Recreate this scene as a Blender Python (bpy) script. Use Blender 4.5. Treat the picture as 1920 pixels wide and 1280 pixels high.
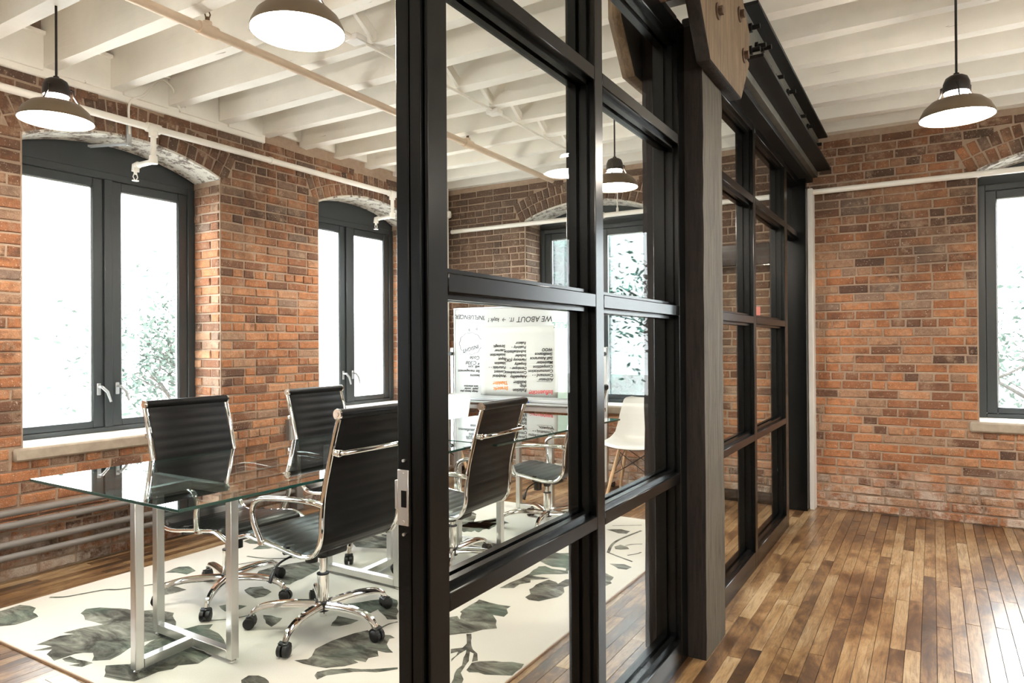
import bpy, bmesh, math, random
import numpy as np
from mathutils import Vector, Matrix

for o in list(bpy.data.objects):
    bpy.data.objects.remove(o, do_unlink=True)
SC = bpy.context.scene
COL = SC.collection
PI = math.pi
rnd = random.Random(7)

# ------------------------------------------------------------------ camera
FPX, IW, IH = 1305.2, 1920.0, 1280.0
CAM = Vector((0.0, 0.0, 1.30))
_yaw, _pitch, _roll = math.radians(31.1196), math.radians(0.2304), math.radians(0.3522)
_f = Vector((-math.sin(_yaw) * math.cos(_pitch), math.cos(_yaw) * math.cos(_pitch), math.sin(_pitch)))
_r0 = Vector((math.cos(_yaw), math.sin(_yaw), 0.0))
_d0 = _f.cross(_r0)
_r = _r0 * math.cos(_roll) + _d0 * math.sin(_roll)
_d = -_r0 * math.sin(_roll) + _d0 * math.cos(_roll)
cd = bpy.data.cameras.new('camera')
cd.sensor_width = 36.0
cd.lens = FPX / IW * 36.0
cd.clip_start, cd.clip_end = 0.05, 200
cam = bpy.data.objects.new('camera', cd)
COL.objects.link(cam)
cam.matrix_world = Matrix(((_r.x, -_d.x, -_f.x, CAM.x), (_r.y, -_d.y, -_f.y, CAM.y), (_r.z, -_d.z, -_f.z, CAM.z), (0, 0, 0, 1)))
SC.camera = cam

# ------------------------------------------------------------------ world, exposure
SKY = 3.4
w = bpy.data.worlds.new('overcast_sky')
SC.world = w
w.use_nodes = True
bg = w.node_tree.nodes['Background']
bg.inputs['Color'].default_value = (0.93, 0.98, 1.0, 1)
bg.inputs['Strength'].default_value = SKY
vs = SC.view_settings
vs.view_transform, vs.look, vs.exposure, vs.gamma = 'Standard', 'None', 2.68, 1.0
vs.use_curve_mapping = False
cy = SC.cycles
cy.use_denoising = True
cy.max_bounces, cy.diffuse_bounces, cy.glossy_bounces = 9, 5, 5
cy.transparent_max_bounces, cy.transmission_bounces = 24, 6
cy.caustics_reflective = cy.caustics_refractive = False
cy.sample_clamp_indirect = 8.0

# ------------------------------------------------------------------ room numbers (metres)
LX, FY, RX, BY = -4.42, 5.95, 3.2, -4.0     # left wall, far wall, right wall, back wall
WALLH, REV = 3.30, 0.29                     # wall height, depth of the window reveals
WA, SILLZ, SPR, CRN = 0.6415, 0.735, 2.52, 2.65
ARR = (WA * WA + (CRN - SPR) ** 2) / (2 * (CRN - SPR))
ARC = CRN - ARR
LEFTW = [2.5885, 4.82, 0.355, -1.875]       # window centres along each wall
FARW = [-2.79, 0.925]
RIGHTW = [4.0, 1.2]
BACKW = []
JOISTZ, DECKZ = 2.92, 3.20

def portal(loc, rotz):
    l = bpy.data.lights.new('window_daylight', 'AREA')
    l.shape, l.size, l.size_y = 'RECTANGLE', 1.28, 1.9
    l.cycles.is_portal = True
    o = bpy.data.objects.new('window_daylight', l)
    COL.objects.link(o)
    o.location = loc
    o.rotation_euler = (PI / 2, 0, rotz)
for y in LEFTW: portal((LX - 0.4, y, 1.66), PI / 2)
for x in FARW: portal((x, FY + 0.4, 1.66), 0)
for y in RIGHTW: portal((RX + 0.4, y, 1.66), -PI / 2)
for x in BACKW: portal((x, BY - 0.4, 1.66), PI)

# ------------------------------------------------------------------ helpers
def px(p):
    q = Vector(p) - CAM
    c = q.dot(_f)
    if c < 0.1: return None
    return (960 + FPX * q.dot(_r) / c, 640 + FPX * q.dot(_d) / c, c)

def ground(x, y, z=0.0):
    v = _r * ((x - 960) / FPX) + _d * ((y - 640) / FPX) + _f
    return CAM + v * ((z - CAM.z) / v.z)

def screen_area(pts):
    q = [px(p) for p in pts]
    if any(a is None for a in q): return 0
    cx, cy_ = sum(a[0] for a in q) / len(q), sum(a[1] for a in q) / len(q)
    if not (-15 < cx < 1935 and -15 < cy_ < 1295): return 0
    s = 0
    for a, b in zip(q, q[1:] + q[:1]): s += a[0] * b[1] - b[0] * a[1]
    return abs(s) / 2

def spline(pts, n):
    P = [Vector(p) for p in pts]
    P = [P[0] * 2 - P[1]] + P + [P[-1] * 2 - P[-2]]
    out = []
    for i in range(1, len(P) - 2):
        a, b, c, d = P[i - 1:i + 3]
        for k in range(n):
            t = k / n
            out.append(0.5 * ((2 * b) + (c - a) * t + (2 * a - 5 * b + 4 * c - d) * t * t + (3 * b - a - 3 * c + d) * t ** 3))
    out.append(P[-2].copy())
    return out

class B:
    def __init__(s): s.bm = bmesh.new()
    def box(s, x0, x1, y0, y1, z0, z1, bev=0.0, mi=0, seg=1):
        r = bmesh.ops.create_cube(s.bm, size=1.0)
        vs_ = r['verts']
        for v in vs_:
            v.co = Vector((x0 + (v.co.x + .5) * (x1 - x0), y0 + (v.co.y + .5) * (y1 - y0), z0 + (v.co.z + .5) * (z1 - z0)))
        fs = {f for v in vs_ for f in v.link_faces}
        for f in fs: f.material_index = mi
        if bev > 0:
            es = list({e for v in vs_ for e in v.link_edges})
            g = bmesh.ops.bevel(s.bm, geom=es, offset=bev, segments=seg, affect='EDGES', profile=0.6)
            for f in g['faces']: f.material_index = mi
        return s
    def poly(s, verts, faces, mi=0):
        V = [s.bm.verts.new(v) for v in verts]
        for f in faces:
            try:
                F = s.bm.faces.new([V[i] for i in f]); F.material_index = mi
            except ValueError: pass
        return s
    def prism(s, pts, axis, a, b, mi=0):
        """extrude a 2-D polygon along an axis ('x': pts are (y,z); 'y': (x,z); 'z': (x,y))"""
        def mk(p, t):
            return {'x': (t, p[0], p[1]), 'y': (p[0], t, p[1]), 'z': (p[0], p[1], t)}[axis]
        n = len(pts)
        V = [mk(p, a) for p in pts] + [mk(p, b) for p in pts]
        F = [list(range(n))[::-1], list(range(n, 2 * n))] + [[i, (i + 1) % n, n + (i + 1) % n, n + i] for i in range(n)]
        return s.poly(V, F, mi)
    def tube(s, pts, r, n=10, caps=True, flat=1.0, mi=0, closed=False):
        P = [Vector(p) for p in pts]
        R = r if isinstance(r, (list, tuple)) else [r] * len(P)
        rings, N = [], None
        for i, p in enumerate(P):
            if closed: t = P[(i + 1) % len(P)] - P[i - 1]
            else: t = (P[min(i + 1, len(P) - 1)] - P[max(i - 1, 0)])
            t.normalize()
            if N is None:
                N = t.cross(Vector((0, 0, 1)))
                if N.length < 0.05: N = t.cross(Vector((0, 1, 0)))
            N = (N - t * N.dot(t)).normalized()
            M = t.cross(N)
            rings.append([s.bm.verts.new(p + (N * math.cos(2 * PI * k / n) + M * flat * math.sin(2 * PI * k / n)) * R[i]) for k in range(n)])
        m = len(rings)
        for i in range(m if closed else m - 1):
            a, b = rings[i], rings[(i + 1) % m]
            for k in range(n):
                f = s.bm.faces.new([a[k], a[(k + 1) % n], b[(k + 1) % n], b[k]]); f.material_index = mi
        if caps and not closed:
            s.bm.faces.new(rings[0][::-1]).material_index = mi
            s.bm.faces.new(rings[-1]).material_index = mi
        return s
    def cyl(s, p0, p1, r, n=14, mi=0): return s.tube([p0, p1], r, n, True, 1.0, mi)
    def lathe(s, prof, c=(0, 0, 0), n=32, mi=0, close=False):
        rings = []
        for r, z in prof:
            if r < 1e-6: rings.append([s.bm.verts.new((c[0], c[1], c[2] + z))])
            else: rings.append([s.bm.verts.new((c[0] + r * math.cos(2 * PI * k / n), c[1] + r * math.sin(2 * PI * k / n), c[2] + z)) for k in range(n)])
        for a, b in zip(rings, rings[1:]):
            for k in range(n):
                q = [a[k % len(a)], a[(k + 1) % len(a)], b[(k + 1) % len(b)], b[k % len(b)]]
                u = []
                for v in q:
                    if v not in u: u.append(v)
                if len(u) > 2:
                    f = s.bm.faces.new(u); f.material_index = mi
        return s
    def bar(s, p0, p1, w_, h_, up=(0, 0, 1), mi=0):
        p0, p1 = Vector(p0), Vector(p1)
        t = (p1 - p0).normalized()
        a = t.cross(Vector(up)).normalized()
        b = a.cross(t)
        V = []
        for p in (p0, p1):
            for su, sv in ((-1, -1), (1, -1), (1, 1), (-1, 1)): V.append(p + a * su * w_ / 2 + b * sv * h_ / 2)
        return s.poly(V, [[3, 2, 1, 0], [4, 5, 6, 7], [0, 1, 5, 4], [1, 2, 6, 5], [2, 3, 7, 6], [3, 0, 4, 7]], mi)
    def mesh(s, name, mats, smooth=True, ang=38):
        bm = s.bm
        bmesh.ops.recalc_face_normals(bm, faces=bm.faces)
        if smooth:
            lim = math.radians(ang)
            for f in bm.faces: f.smooth = True
            for e in bm.edges:
                if len(e.link_faces) == 2 and e.calc_face_angle(0) > lim: e.smooth = False
        me = bpy.data.meshes.new(name)
        bm.to_mesh(me); bm.free()
        for m in (mats if isinstance(mats, (list, tuple)) else [mats]): me.materials.append(m)
        return me
    def build(s, name, mats, parent=None, smooth=True, ang=38, loc=None):
        return link(name, s.mesh(name, mats, smooth, ang), parent, loc)

def link(name, data, parent=None, loc=None, rotz=0.0):
    o = bpy.data.objects.new(name, data)
    COL.objects.link(o)
    if parent is not None: o.parent = parent
    if loc is not None: o.location = loc
    if rotz: o.rotation_euler = (0, 0, rotz)
    return o

def tag(o, label=None, cat=None, group=None, kind=None):
    if label: o['label'] = label
    if cat: o['category'] = cat
    if group: o['group'] = group
    if kind: o['kind'] = kind
    return o

def thing(name, label, cat, loc=(0, 0, 0), rotz=0.0, group=None, kind=None):
    return tag(link(name, None, None, loc, rotz), label, cat, group, kind)

def structure(name, label, loc=(0, 0, 0), rotz=0.0):
    return tag(link(name, None, None, loc, rotz), label, None, None, 'structure')

def copy_tree(o, parent=None, loc=None, rotz=None):
    c = o.copy(); COL.objects.link(c); c.parent = parent
    if loc is not None: c.location = loc
    if rotz is not None: c.rotation_euler = (0, 0, rotz)
    for ch in list(o.children): copy_tree(ch, c)
    return c

# ------------------------------------------------------------------ materials
class NT:
    def __init__(s, name):
        s.m = bpy.data.materials.new(name); s.m.use_nodes = True
        s.t = s.m.node_tree; s.n = s.t.nodes
        s.p = s.n['Principled BSDF']; s.out = s.n['Material Output']
    def add(s, typ, **kw):
        x = s.n.new(typ)
        for k, v in kw.items(): setattr(x, k, v)
        return x
    def l(s, a, b): s.t.links.new(a, b)
    def pos(s): return s.add('ShaderNodeNewGeometry').outputs['Position']
    def noise(s, vec, scale, detail=4, rough=0.55, stretch=None, dist=0.0):
        if stretch:
            mp = s.add('ShaderNodeMapping'); mp.inputs['Scale'].default_value = stretch
            s.l(vec, mp.inputs['Vector']); vec = mp.outputs['Vector']
        x = s.add('ShaderNodeTexNoise')
        x.inputs['Scale'].default_value = scale; x.inputs['Detail'].default_value = detail
        x.inputs['Roughness'].default_value = rough; x.inputs['Distortion'].default_value = dist
        s.l(vec, x.inputs['Vector'])
        return x.outputs['Fac']
    def ramp(s, fac, stops, mode='LINEAR'):
        r = s.add('ShaderNodeValToRGB'); r.color_ramp.interpolation = mode
        e = r.color_ramp.elements
        while len(e) < len(stops): e.new(0.5)
        for k, (p, c) in enumerate(stops):
            e[k].position = p
            e[k].color = (c, c, c, 1) if isinstance(c, (int, float)) else (*c, 1)
        s.l(fac, r.inputs['Fac'])
        return r.outputs['Color']
    def mix(s, fac, a, b, mode='MIX'):
        x = s.add('ShaderNodeMix', data_type='RGBA', blend_type=mode)
        for sock, v in ((x.inputs['Factor'], fac), (x.inputs['A'], a), (x.inputs['B'], b)):
            if hasattr(v, 'is_linked'): s.l(v, sock)
            elif isinstance(v, (int, float)): sock.default_value = v if sock.type == 'VALUE' else (v, v, v, 1)
            else: sock.default_value = (*v, 1)
        return x.outputs['Result']
    def math(s, op, a, b=None, clamp=False):
        x = s.add('ShaderNodeMath', operation=op, use_clamp=clamp)
        for k, v in enumerate((a, b)):
            if v is None: continue
            if hasattr(v, 'is_linked'): s.l(v, x.inputs[k])
            else: x.inputs[k].default_value = v
        return x.outputs[0]
    def bump(s, h, strength=0.3, dist=0.01):
        b = s.add('ShaderNodeBump'); b.inputs['Strength'].default_value = strength; b.inputs['Distance'].default_value = dist
        s.l(h, b.inputs['Height']); s.l(b.outputs['Normal'], s.p.inputs['Normal'])
    def color(s, c):
        if hasattr(c, 'is_linked'): s.l(c, s.p.inputs['Base Color'])
        else: s.p.inputs['Base Color'].default_value = (*c, 1)
    def set(s, rough=0.5, metal=0.0, spec=0.5):
        if hasattr(rough, 'is_linked'): s.l(rough, s.p.inputs['Roughness'])
        else: s.p.inputs['Roughness'].default_value = rough
        s.p.inputs['Metallic'].default_value = metal
        s.p.inputs['Specular IOR Level'].default_value = spec
        return s.m

def plain(name, col, rough=0.5, metal=0.0, spec=0.5, var=0.0, vscale=6.0, bump=0.0):
    t = NT(name)
    if var:
        f = t.noise(t.pos(), vscale, 5)
        t.color(t.mix(t.ramp(f, [(0.3, 0.0), (0.7, 1.0)]), tuple(c * (1 - var) for c in col), tuple(min(1, c * (1 + var)) for c in col)))
        if bump: t.bump(f, bump, 0.004)
    else: t.color(col)
    return t.set(rough, metal, spec)

def tone_socket(t, mode):
    if mode == 'object': return t.add('ShaderNodeObjectInfo').outputs['Random']
    a = t.add('ShaderNodeAttribute'); a.attribute_name = 'tone'
    return a.outputs['Fac']

def brick_mat(name, mode):
    t = NT(name); P = t.pos(); tone = tone_socket(t, mode)
    base = t.ramp(tone, [(0.0, (.09, .055, .042)), (0.10, (.19, .095, .06)), (0.25, (.35, .145, .072)), (0.45, (.46, .19, .085)),
                         (0.65, (.53, .235, .11)), (0.82, (.54, .29, .165)), (0.93, (.38, .24, .16)), (1.0, (.24, .175, .14))])
    f1 = t.noise(P, 30, 7, .75)
    c = t.mix(t.ramp(f1, [(0.38, 0.0), (0.72, .7)]), base, (.17, .085, .052))
    sep = t.add('ShaderNodeSeparateXYZ'); t.l(P, sep.inputs[0])
    big = t.noise(P, 1.3, 5, .65)
    hz = t.math('MULTIPLY', t.math('SUBTRACT', sep.outputs['Z'], 1.75), 0.22)
    # backlit shade of the far wall inside the office, painted into the brick colour
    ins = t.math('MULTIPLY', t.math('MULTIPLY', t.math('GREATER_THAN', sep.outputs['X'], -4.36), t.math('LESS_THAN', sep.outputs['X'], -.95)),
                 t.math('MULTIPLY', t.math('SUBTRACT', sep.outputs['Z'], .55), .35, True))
    soot_shade = t.math('ADD', t.math('ADD', big, hz), t.math('MULTIPLY', ins, .62))
    c = t.mix(t.math('MULTIPLY', t.ramp(soot_shade, [(0.50, 0.0), (0.72, 1.0)]), 0.72), c, (.095, .066, .050))
    f2 = t.noise(P, 4.5, 7, .75)
    c = t.mix(t.ramp(f2, [(0.53, 0.0), (0.68, .75)]), c, (.065, .045, .036))
    f3 = t.noise(P, 7, 8, .75)
    c = t.mix(t.ramp(f3, [(0.52, 0.0), (0.70, .75)]), c, (.47, .33, .23))
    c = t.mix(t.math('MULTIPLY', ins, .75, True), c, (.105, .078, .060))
    f4 = t.noise(P, 95, 4, .65)
    c = t.mix(t.ramp(f4, [(0.62, 0.0), (0.69, .85)]), c, (.66, .56, .46))
    # lime bloom along the foot of the old wall
    low = t.math('MULTIPLY', t.math('SUBTRACT', .42, sep.outputs['Z']), 3.2, True)
    c = t.mix(t.math('MULTIPLY', low, t.ramp(t.noise(P, 6, 8, .8), [(.44, 0.0), (.60, .9)])), c, (.60, .52, .45))
    t.color(c)
    t.bump(t.math('ADD', f1, t.noise(P, 150, 4, .6)), 0.8, 0.008)
    return t.set(0.88, 0, 0.25)

def mortar_mat():
    t = NT('mortar'); P = t.pos()
    f = t.noise(P, 25, 7, .7); b = t.noise(P, 1.3, 4, .6)
    c = t.mix(f, (.27, .185, .13), (.50, .385, .295))
    c = t.mix(t.math('MULTIPLY', t.ramp(b, [(0.5, 0.0), (0.72, 1.0)]), .45), c, (.17, .12, .10))
    t.color(c); t.bump(f, 0.8, 0.01)
    return t.set(0.92, 0, .2)

def plank_mat(name, mode):
    t = NT(name); P = t.pos(); tone = tone_socket(t, mode)
    ad = t.add('ShaderNodeVectorMath', operation='ADD'); cb = t.add('ShaderNodeCombineXYZ')
    t.l(t.math('MULTIPLY', tone, 37.0), cb.inputs['Y']); t.l(t.math('MULTIPLY', tone, 11.0), cb.inputs['Z'])
    t.l(P, ad.inputs[0]); t.l(cb.outputs[0], ad.inputs[1]); V = ad.outputs[0]
    g = t.noise(V, 9, 8, .65, (9, .55, 1), 1.2)
    n = t.noise(V, 2.6, 9, .74, (2.2, .75, 1), .7)
    st = t.noise(P, 1.5, 7, .72)
    v = t.math('ADD', t.math('ADD', t.math('MULTIPLY', n, .62), t.math('MULTIPLY', st, .38)), t.math('MULTIPLY', t.math('SUBTRACT', tone, .5), .17))
    c = t.ramp(v, [(.36, (.026, .012, .004)), (.43, (.085, .039, .013)), (.49, (.20, .105, .040)), (.55, (.31, .19, .085)), (.64, (.43, .305, .175))])
    c = t.mix(t.ramp(g, [(.46, 0.0), (.66, .62)]), c, (.060, .027, .009))
    k = t.noise(V, 5, 5, .6, (3, .8, 1))
    c = t.mix(t.ramp(k, [(.66, 0.0), (.74, .8)]), c, (.03, .014, .006))
    t.color(c)
    t.bump(g, 0.14, 0.003)
    t.p.inputs['Coat Weight'].default_value = .9; t.p.inputs['Coat Roughness'].default_value = .23
    return t.set(t.ramp(st, [(.35, .34), (.65, .50)]), 0, .5)

def painted_wood(name, col, crack=(.23, .18, .13)):
    t = NT(name); P = t.pos()
    g = t.noise(P, 5, 6, .6, (.6, 7, 7), .6); b = t.noise(P, 2.2, 5, .6)
    c = t.mix(t.ramp(b, [(.35, 0.0), (.7, 1.0)]), tuple(x * .88 for x in col), col)
    c = t.mix(t.ramp(g, [(.69, 0.0), (.735, .75)]), c, crack)
    t.color(c); t.bump(g, .25, .006)
    return t.set(.62, 0, .35)

def chipped_plaster():
    t = NT('chipped_white_plaster'); P = t.pos()
    f = t.noise(P, 14, 8, .75); g = t.noise(P, 60, 4, .6)
    c = t.mix(t.ramp(f, [(.50, 0.0), (.57, .9)]), (.70, .67, .60), (.17, .13, .11))
    c = t.mix(t.ramp(g, [(.66, 0.0), (.7, .8)]), c, (.10, .08, .07))
    t.color(c); t.bump(f, .9, .02)
    return t.set(.9, 0, .2)

def old_timber(name, a, b_, dark):
    t = NT(name); P = t.pos()
    g = t.noise(P, 7, 8, .7, (7, 7, .5), .8); f = t.noise(P, 3, 5, .6)
    c = t.mix(t.ramp(g, [(.35, 0.0), (.62, 1.0)]), a, b_)
    c = t.mix(t.ramp(f, [(.55, 0.0), (.75, .7)]), c, dark)
    t.color(c); t.bump(g, .5, .008)
    return t.set(.72, 0, .35)

def glass_mat(name, tint, refl=1.0):
    t = NT(name)
    t.n.remove(t.p)
    lw = t.add('ShaderNodeLayerWeight'); lw.inputs['Blend'].default_value = 0.5
    fr = t.math('ADD', t.math('MULTIPLY', t.math('POWER', lw.outputs['Facing'], 5.0), 0.9 * refl), 0.035 * refl, True)
    tr = t.add('ShaderNodeBsdfTransparent'); tr.inputs['Color'].default_value = (*tint, 1)
    gl = t.add('ShaderNodeBsdfGlossy'); gl.inputs['Roughness'].default_value = 0.0
    mx = t.add('ShaderNodeMixShader')
    t.l(fr, mx.inputs[0]); t.l(tr.outputs[0], mx.inputs[1]); t.l(gl.outputs[0], mx.inputs[2])
    t.l(mx.outputs[0], t.out.inputs['Surface'])
    return t.m

def emit_mat(name, col, strength):
    t = NT(name)
    t.p.inputs['Base Color'].default_value = (.9, .88, .84, 1)
    t.p.inputs['Emission Color'].default_value = (*col, 1)
    t.p.inputs['Emission Strength'].default_value = strength
    return t.m

def leaf_mat(name, a, b_):
    t = NT(name); P = t.pos()
    f = t.noise(P, 1.7, 3)
    r = t.add('ShaderNodeNewGeometry').outputs['Random Per Island']
    t.color(t.mix(r, a, b_))
    return t.set(.7, 0, .0)

def rug_mat():
    t = NT('cream_rug_pile'); P = t.pos()
    f = t.noise(P, 1.6, 4, .6); g = t.noise(P, 260, 2)
    c = t.mix(t.ramp(f, [(.4, 0.0), (.7, .55)]), (.60, .57, .515), (.54, .53, .465))
    c = t.mix(t.math('MULTIPLY', g, .25), c, (.40, .36, .31))
    t.color(c); t.bump(g, .5, .003)
    return t.set(.95, 0, .1)

def motif_mat():
    t = NT('grey_green_watercolour_pile'); P = t.pos()
    f = t.noise(P, 5, 6, .65, (1, 2.2, 1), .8); h = t.noise(P, 2.3, 4, .6); g = t.noise(P, 260, 2)
    c = t.ramp(f, [(.25, (.015, .013, .011)), (.42, (.055, .052, .044)), (.56, (.155, .153, .128)), (.72, (.31, .315, .27))])
    c = t.mix(t.math('MULTIPLY', t.ramp(h, [(.5, 0.0), (.7, 1.0)]), .45), c, (.13, .20, .155))
    t.color(c); t.bump(g, .5, .003)
    return t.set(.95, 0, .1)

def brushed(name, col, rough=.3):
    t = NT(name); P = t.pos()
    f = t.noise(P, 60, 3, .5, (1, 1, .05))
    t.color(t.mix(f, tuple(c * .9 for c in col), col))
    return t.set(rough, 1.0)

M = dict(
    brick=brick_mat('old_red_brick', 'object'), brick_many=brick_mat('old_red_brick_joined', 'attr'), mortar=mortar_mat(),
    plank=plank_mat('worn_oak_plank', 'object'), plank_many=plank_mat('worn_oak_plank_joined', 'attr'),
    joist=painted_wood('white_painted_joist', (.90, .875, .815)), deck=painted_wood('white_painted_deck', (.90, .86, .78)),
    plaster=chipped_plaster(), stone=plain('sandstone_sill', (.34, .28, .22), .85, var=.18, vscale=14, bump=.4),
    whitepaint=plain('white_paint', (.78, .76, .72), .5, var=.05), pipe=plain('cream_pipe_paint', (.80, .77, .71), .42, var=.05),
    tanpipe=plain('tan_pipe_paint', (.66, .52, .39), .45, var=.08), frame=plain('charcoal_window_paint', (.034, .041, .044), .35, 0, .5),
    black=plain('black_steel_paint', (.0014, .0017, .0018), .24, 0, .26), steel=plain('blackened_steel', (.005, .0047, .0043), .5, 0, .3, var=.35, vscale=9),
    web=plain('primed_steel_web', (.10, .096, .08), .55, .1, .4, var=.25, vscale=7), girder=old_timber('dark_girder_timber', (.008, .006, .005), (.018, .013, .010), (.005, .004, .0035)),
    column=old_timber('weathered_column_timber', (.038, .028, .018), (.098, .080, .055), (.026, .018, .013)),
    shadeface=old_timber('shaded_timber', (.010, .007, .006), (.024, .017, .014), (.007, .005, .005)),  # timber colour with the shade of unlit faces worked in
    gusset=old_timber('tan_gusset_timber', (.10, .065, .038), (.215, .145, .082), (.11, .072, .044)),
    rust=plain('rusty_bolt', (.12, .075, .05), .7, .4, .4, var=.4, vscale=40),
    glass=glass_mat('clear_glass', (.985, .995, .99), .32), tglass=glass_mat('table_glass', (.90, .965, .94), 1.6), tedge=plain('table_glass_edge', (.012, .05, .042), .12, 0, .8),
    wglass=glass_mat('window_glass', (.97, .99, .99)),
    leather=plain('black_leather', (.0025, .0025, .0027), .46, 0, .22), leatherseat=plain('black_leather_seat', (.004, .004, .0043), .36, 0, .45),
    chrome=plain('chrome', (.82, .81, .79), .07, 1.0), satin=brushed('satin_steel', (.72, .71, .69), .28), rubber=plain('black_plastic', (.004, .004, .0043), .42),
    alum=plain('grey_aluminium', (.45, .47, .48), .35, .6), shell=plain('white_shell_plastic', (.56, .56, .53), .35), wood=old_timber('pale_beech', (.58, .38, .22), (.68, .47, .29), (.55, .35, .2)),
    wire=plain('black_wire', (.02, .02, .02), .4), bronze=plain('bronze_lamp_shade', (.19, .145, .10), .42, .55, .5), bronzedark=plain('dark_bronze_lamp_cap', (.018, .013, .011), .45, .4),
    lampglow=emit_mat('lamp_diffuser', (1.0, .91, .79), 24.0), lampring=emit_mat('lamp_glass_ring', (1.0, .91, .79), 85.0),
    board=plain('whiteboard_enamel', (.42, .44, .435), .12, 0, .6), paper=plain('flip_chart_paper', (.44, .455, .435), .7), ink=plain('black_marker_ink', (.02, .02, .022), .6),
    redink=plain('red_marker_ink', (.50, .03, .035), .6), orangeink=plain('orange_marker_ink', (.65, .22, .04), .6), blue=plain('blue_plastic', (.05, .12, .5), .35),
    radiator=plain('grey_radiator_paint', (.19, .175, .165), .45, var=.06), rug=rug_mat(), rugedge=plain('rug_binding', (.30, .19, .12), .9), motif=motif_mat(),
    brass=plain('aged_brass', (.16, .10, .06), .45, .8), bark=old_timber('tree_bark', (.03, .026, .022), (.055, .047, .04), (.025, .022, .02)),
    leafa=leaf_mat('teal_green_leaf', (.003, .022, .018), (.016, .066, .050)), leafb=leaf_mat('fresh_green_leaf', (.007, .034, .009), (.034, .088, .022)), leafc=leaf_mat('pale_leaf', (.05, .07, .058), (.10, .12, .105)),
    earth=plain('pale_paving', (.64, .63, .61), .9, var=.1, vscale=1.0), render=plain('pale_render', (.72, .70, .68), .85, var=.06, vscale=2), doorred=plain('flat_red', (.55, .16, .13), .5),
    plasterwall=plain('white_plaster', (.72, .70, .66), .8, var=.05, vscale=2),
)

# ------------------------------------------------------------------ brick walls
CH = 0.0669
def arch_z(du):
    return ARC + math.sqrt(max(ARR * ARR - du * du, 0))

_bcache = {}
def brick_bm(bm, l, h, sd, off=(0, 0, 0), tone=None, lay=None):
    """one brick: local x along the wall, -y out of the wall"""
    r = random.Random(sd)
    j = lambda a: r.uniform(-a, a)
    pr = 0.0075 + r.uniform(-.003, .0035)
    ring = lambda ins, y, a: [Vector((sx * (l / 2 - ins) + j(a), y + j(a * .6), sz * (h / 2 - ins) + j(a))) + Vector(off) for sx, sz in ((-1, -1), (1, -1), (1, 1), (-1, 1))]
    rings = [ring(0, .03, 0), ring(0.0005, -pr + .005, .0024), ring(.0065, -pr, .0026)]
    V = [[bm.verts.new(p) for p in rg] for rg in rings]
    fs = []
    for a, b in zip(V, V[1:]):
        for k in range(4): fs.append(bm.faces.new([a[k], a[(k + 1) % 4], b[(k + 1) % 4], b[k]]))
    fs.append(bm.faces.new(V[2]))
    if lay is not None:
        for f in fs: f[lay] = tone

def brick_mesh(l, h, var):
    key = (round(l, 3), round(h, 3), var)
    if key not in _bcache:
        bm = bmesh.new(); brick_bm(bm, l, h, var * 17 + 3)
        bmesh.ops.recalc_face_normals(bm, faces=bm.faces)
        me = bpy.data.meshes.new('brick'); bm.to_mesh(me); bm.free()
        me.materials.append(M['brick'])
        _bcache[key] = me
    return _bcache[key]

def place_bricks(wall, recs, xf, limit=300):
    """recs: (centre, roty-like matrix, l, h). The largest in view become objects, the others one joined part"""
    ranked = []
    for k, (c, rot, l, h) in enumerate(recs):
        pts = [xf @ (rot @ Vector((sx * l / 2, 0, sz * h / 2)) + c) for sx, sz in ((-1, -1), (1, -1), (1, 1), (-1, 1))]
        ranked.append((screen_area(pts), k))
    ranked.sort(reverse=True)
    solo = {k for a, k in ranked[:limit] if a > 60}
    bm = bmesh.new(); lay = bm.faces.layers.float.new('tone'); r = random.Random(5)
    for k, (c, rot, l, h) in enumerate(recs):
        if k in solo:
            o = link('brick', brick_mesh(l, h, k % 9), wall)
            o.matrix_local = Matrix.Translation(c) @ rot.to_4x4()
        else:
            t0 = len(bm.verts)
            brick_bm(bm, l, h, k * 7 + 1, (0, 0, 0), r.random(), lay)
            bm.verts.ensure_lookup_table()
            for v in bm.verts[t0:]: v.co = rot @ v.co + c
    bmesh.ops.recalc_face_normals(bm, faces=bm.faces)
    me = bpy.data.meshes.new('brickwork'); bm.to_mesh(me); bm.free(); me.materials.append(M['brick_many'])
    tag(link('brickwork', me, wall), kind='stuff')

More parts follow.
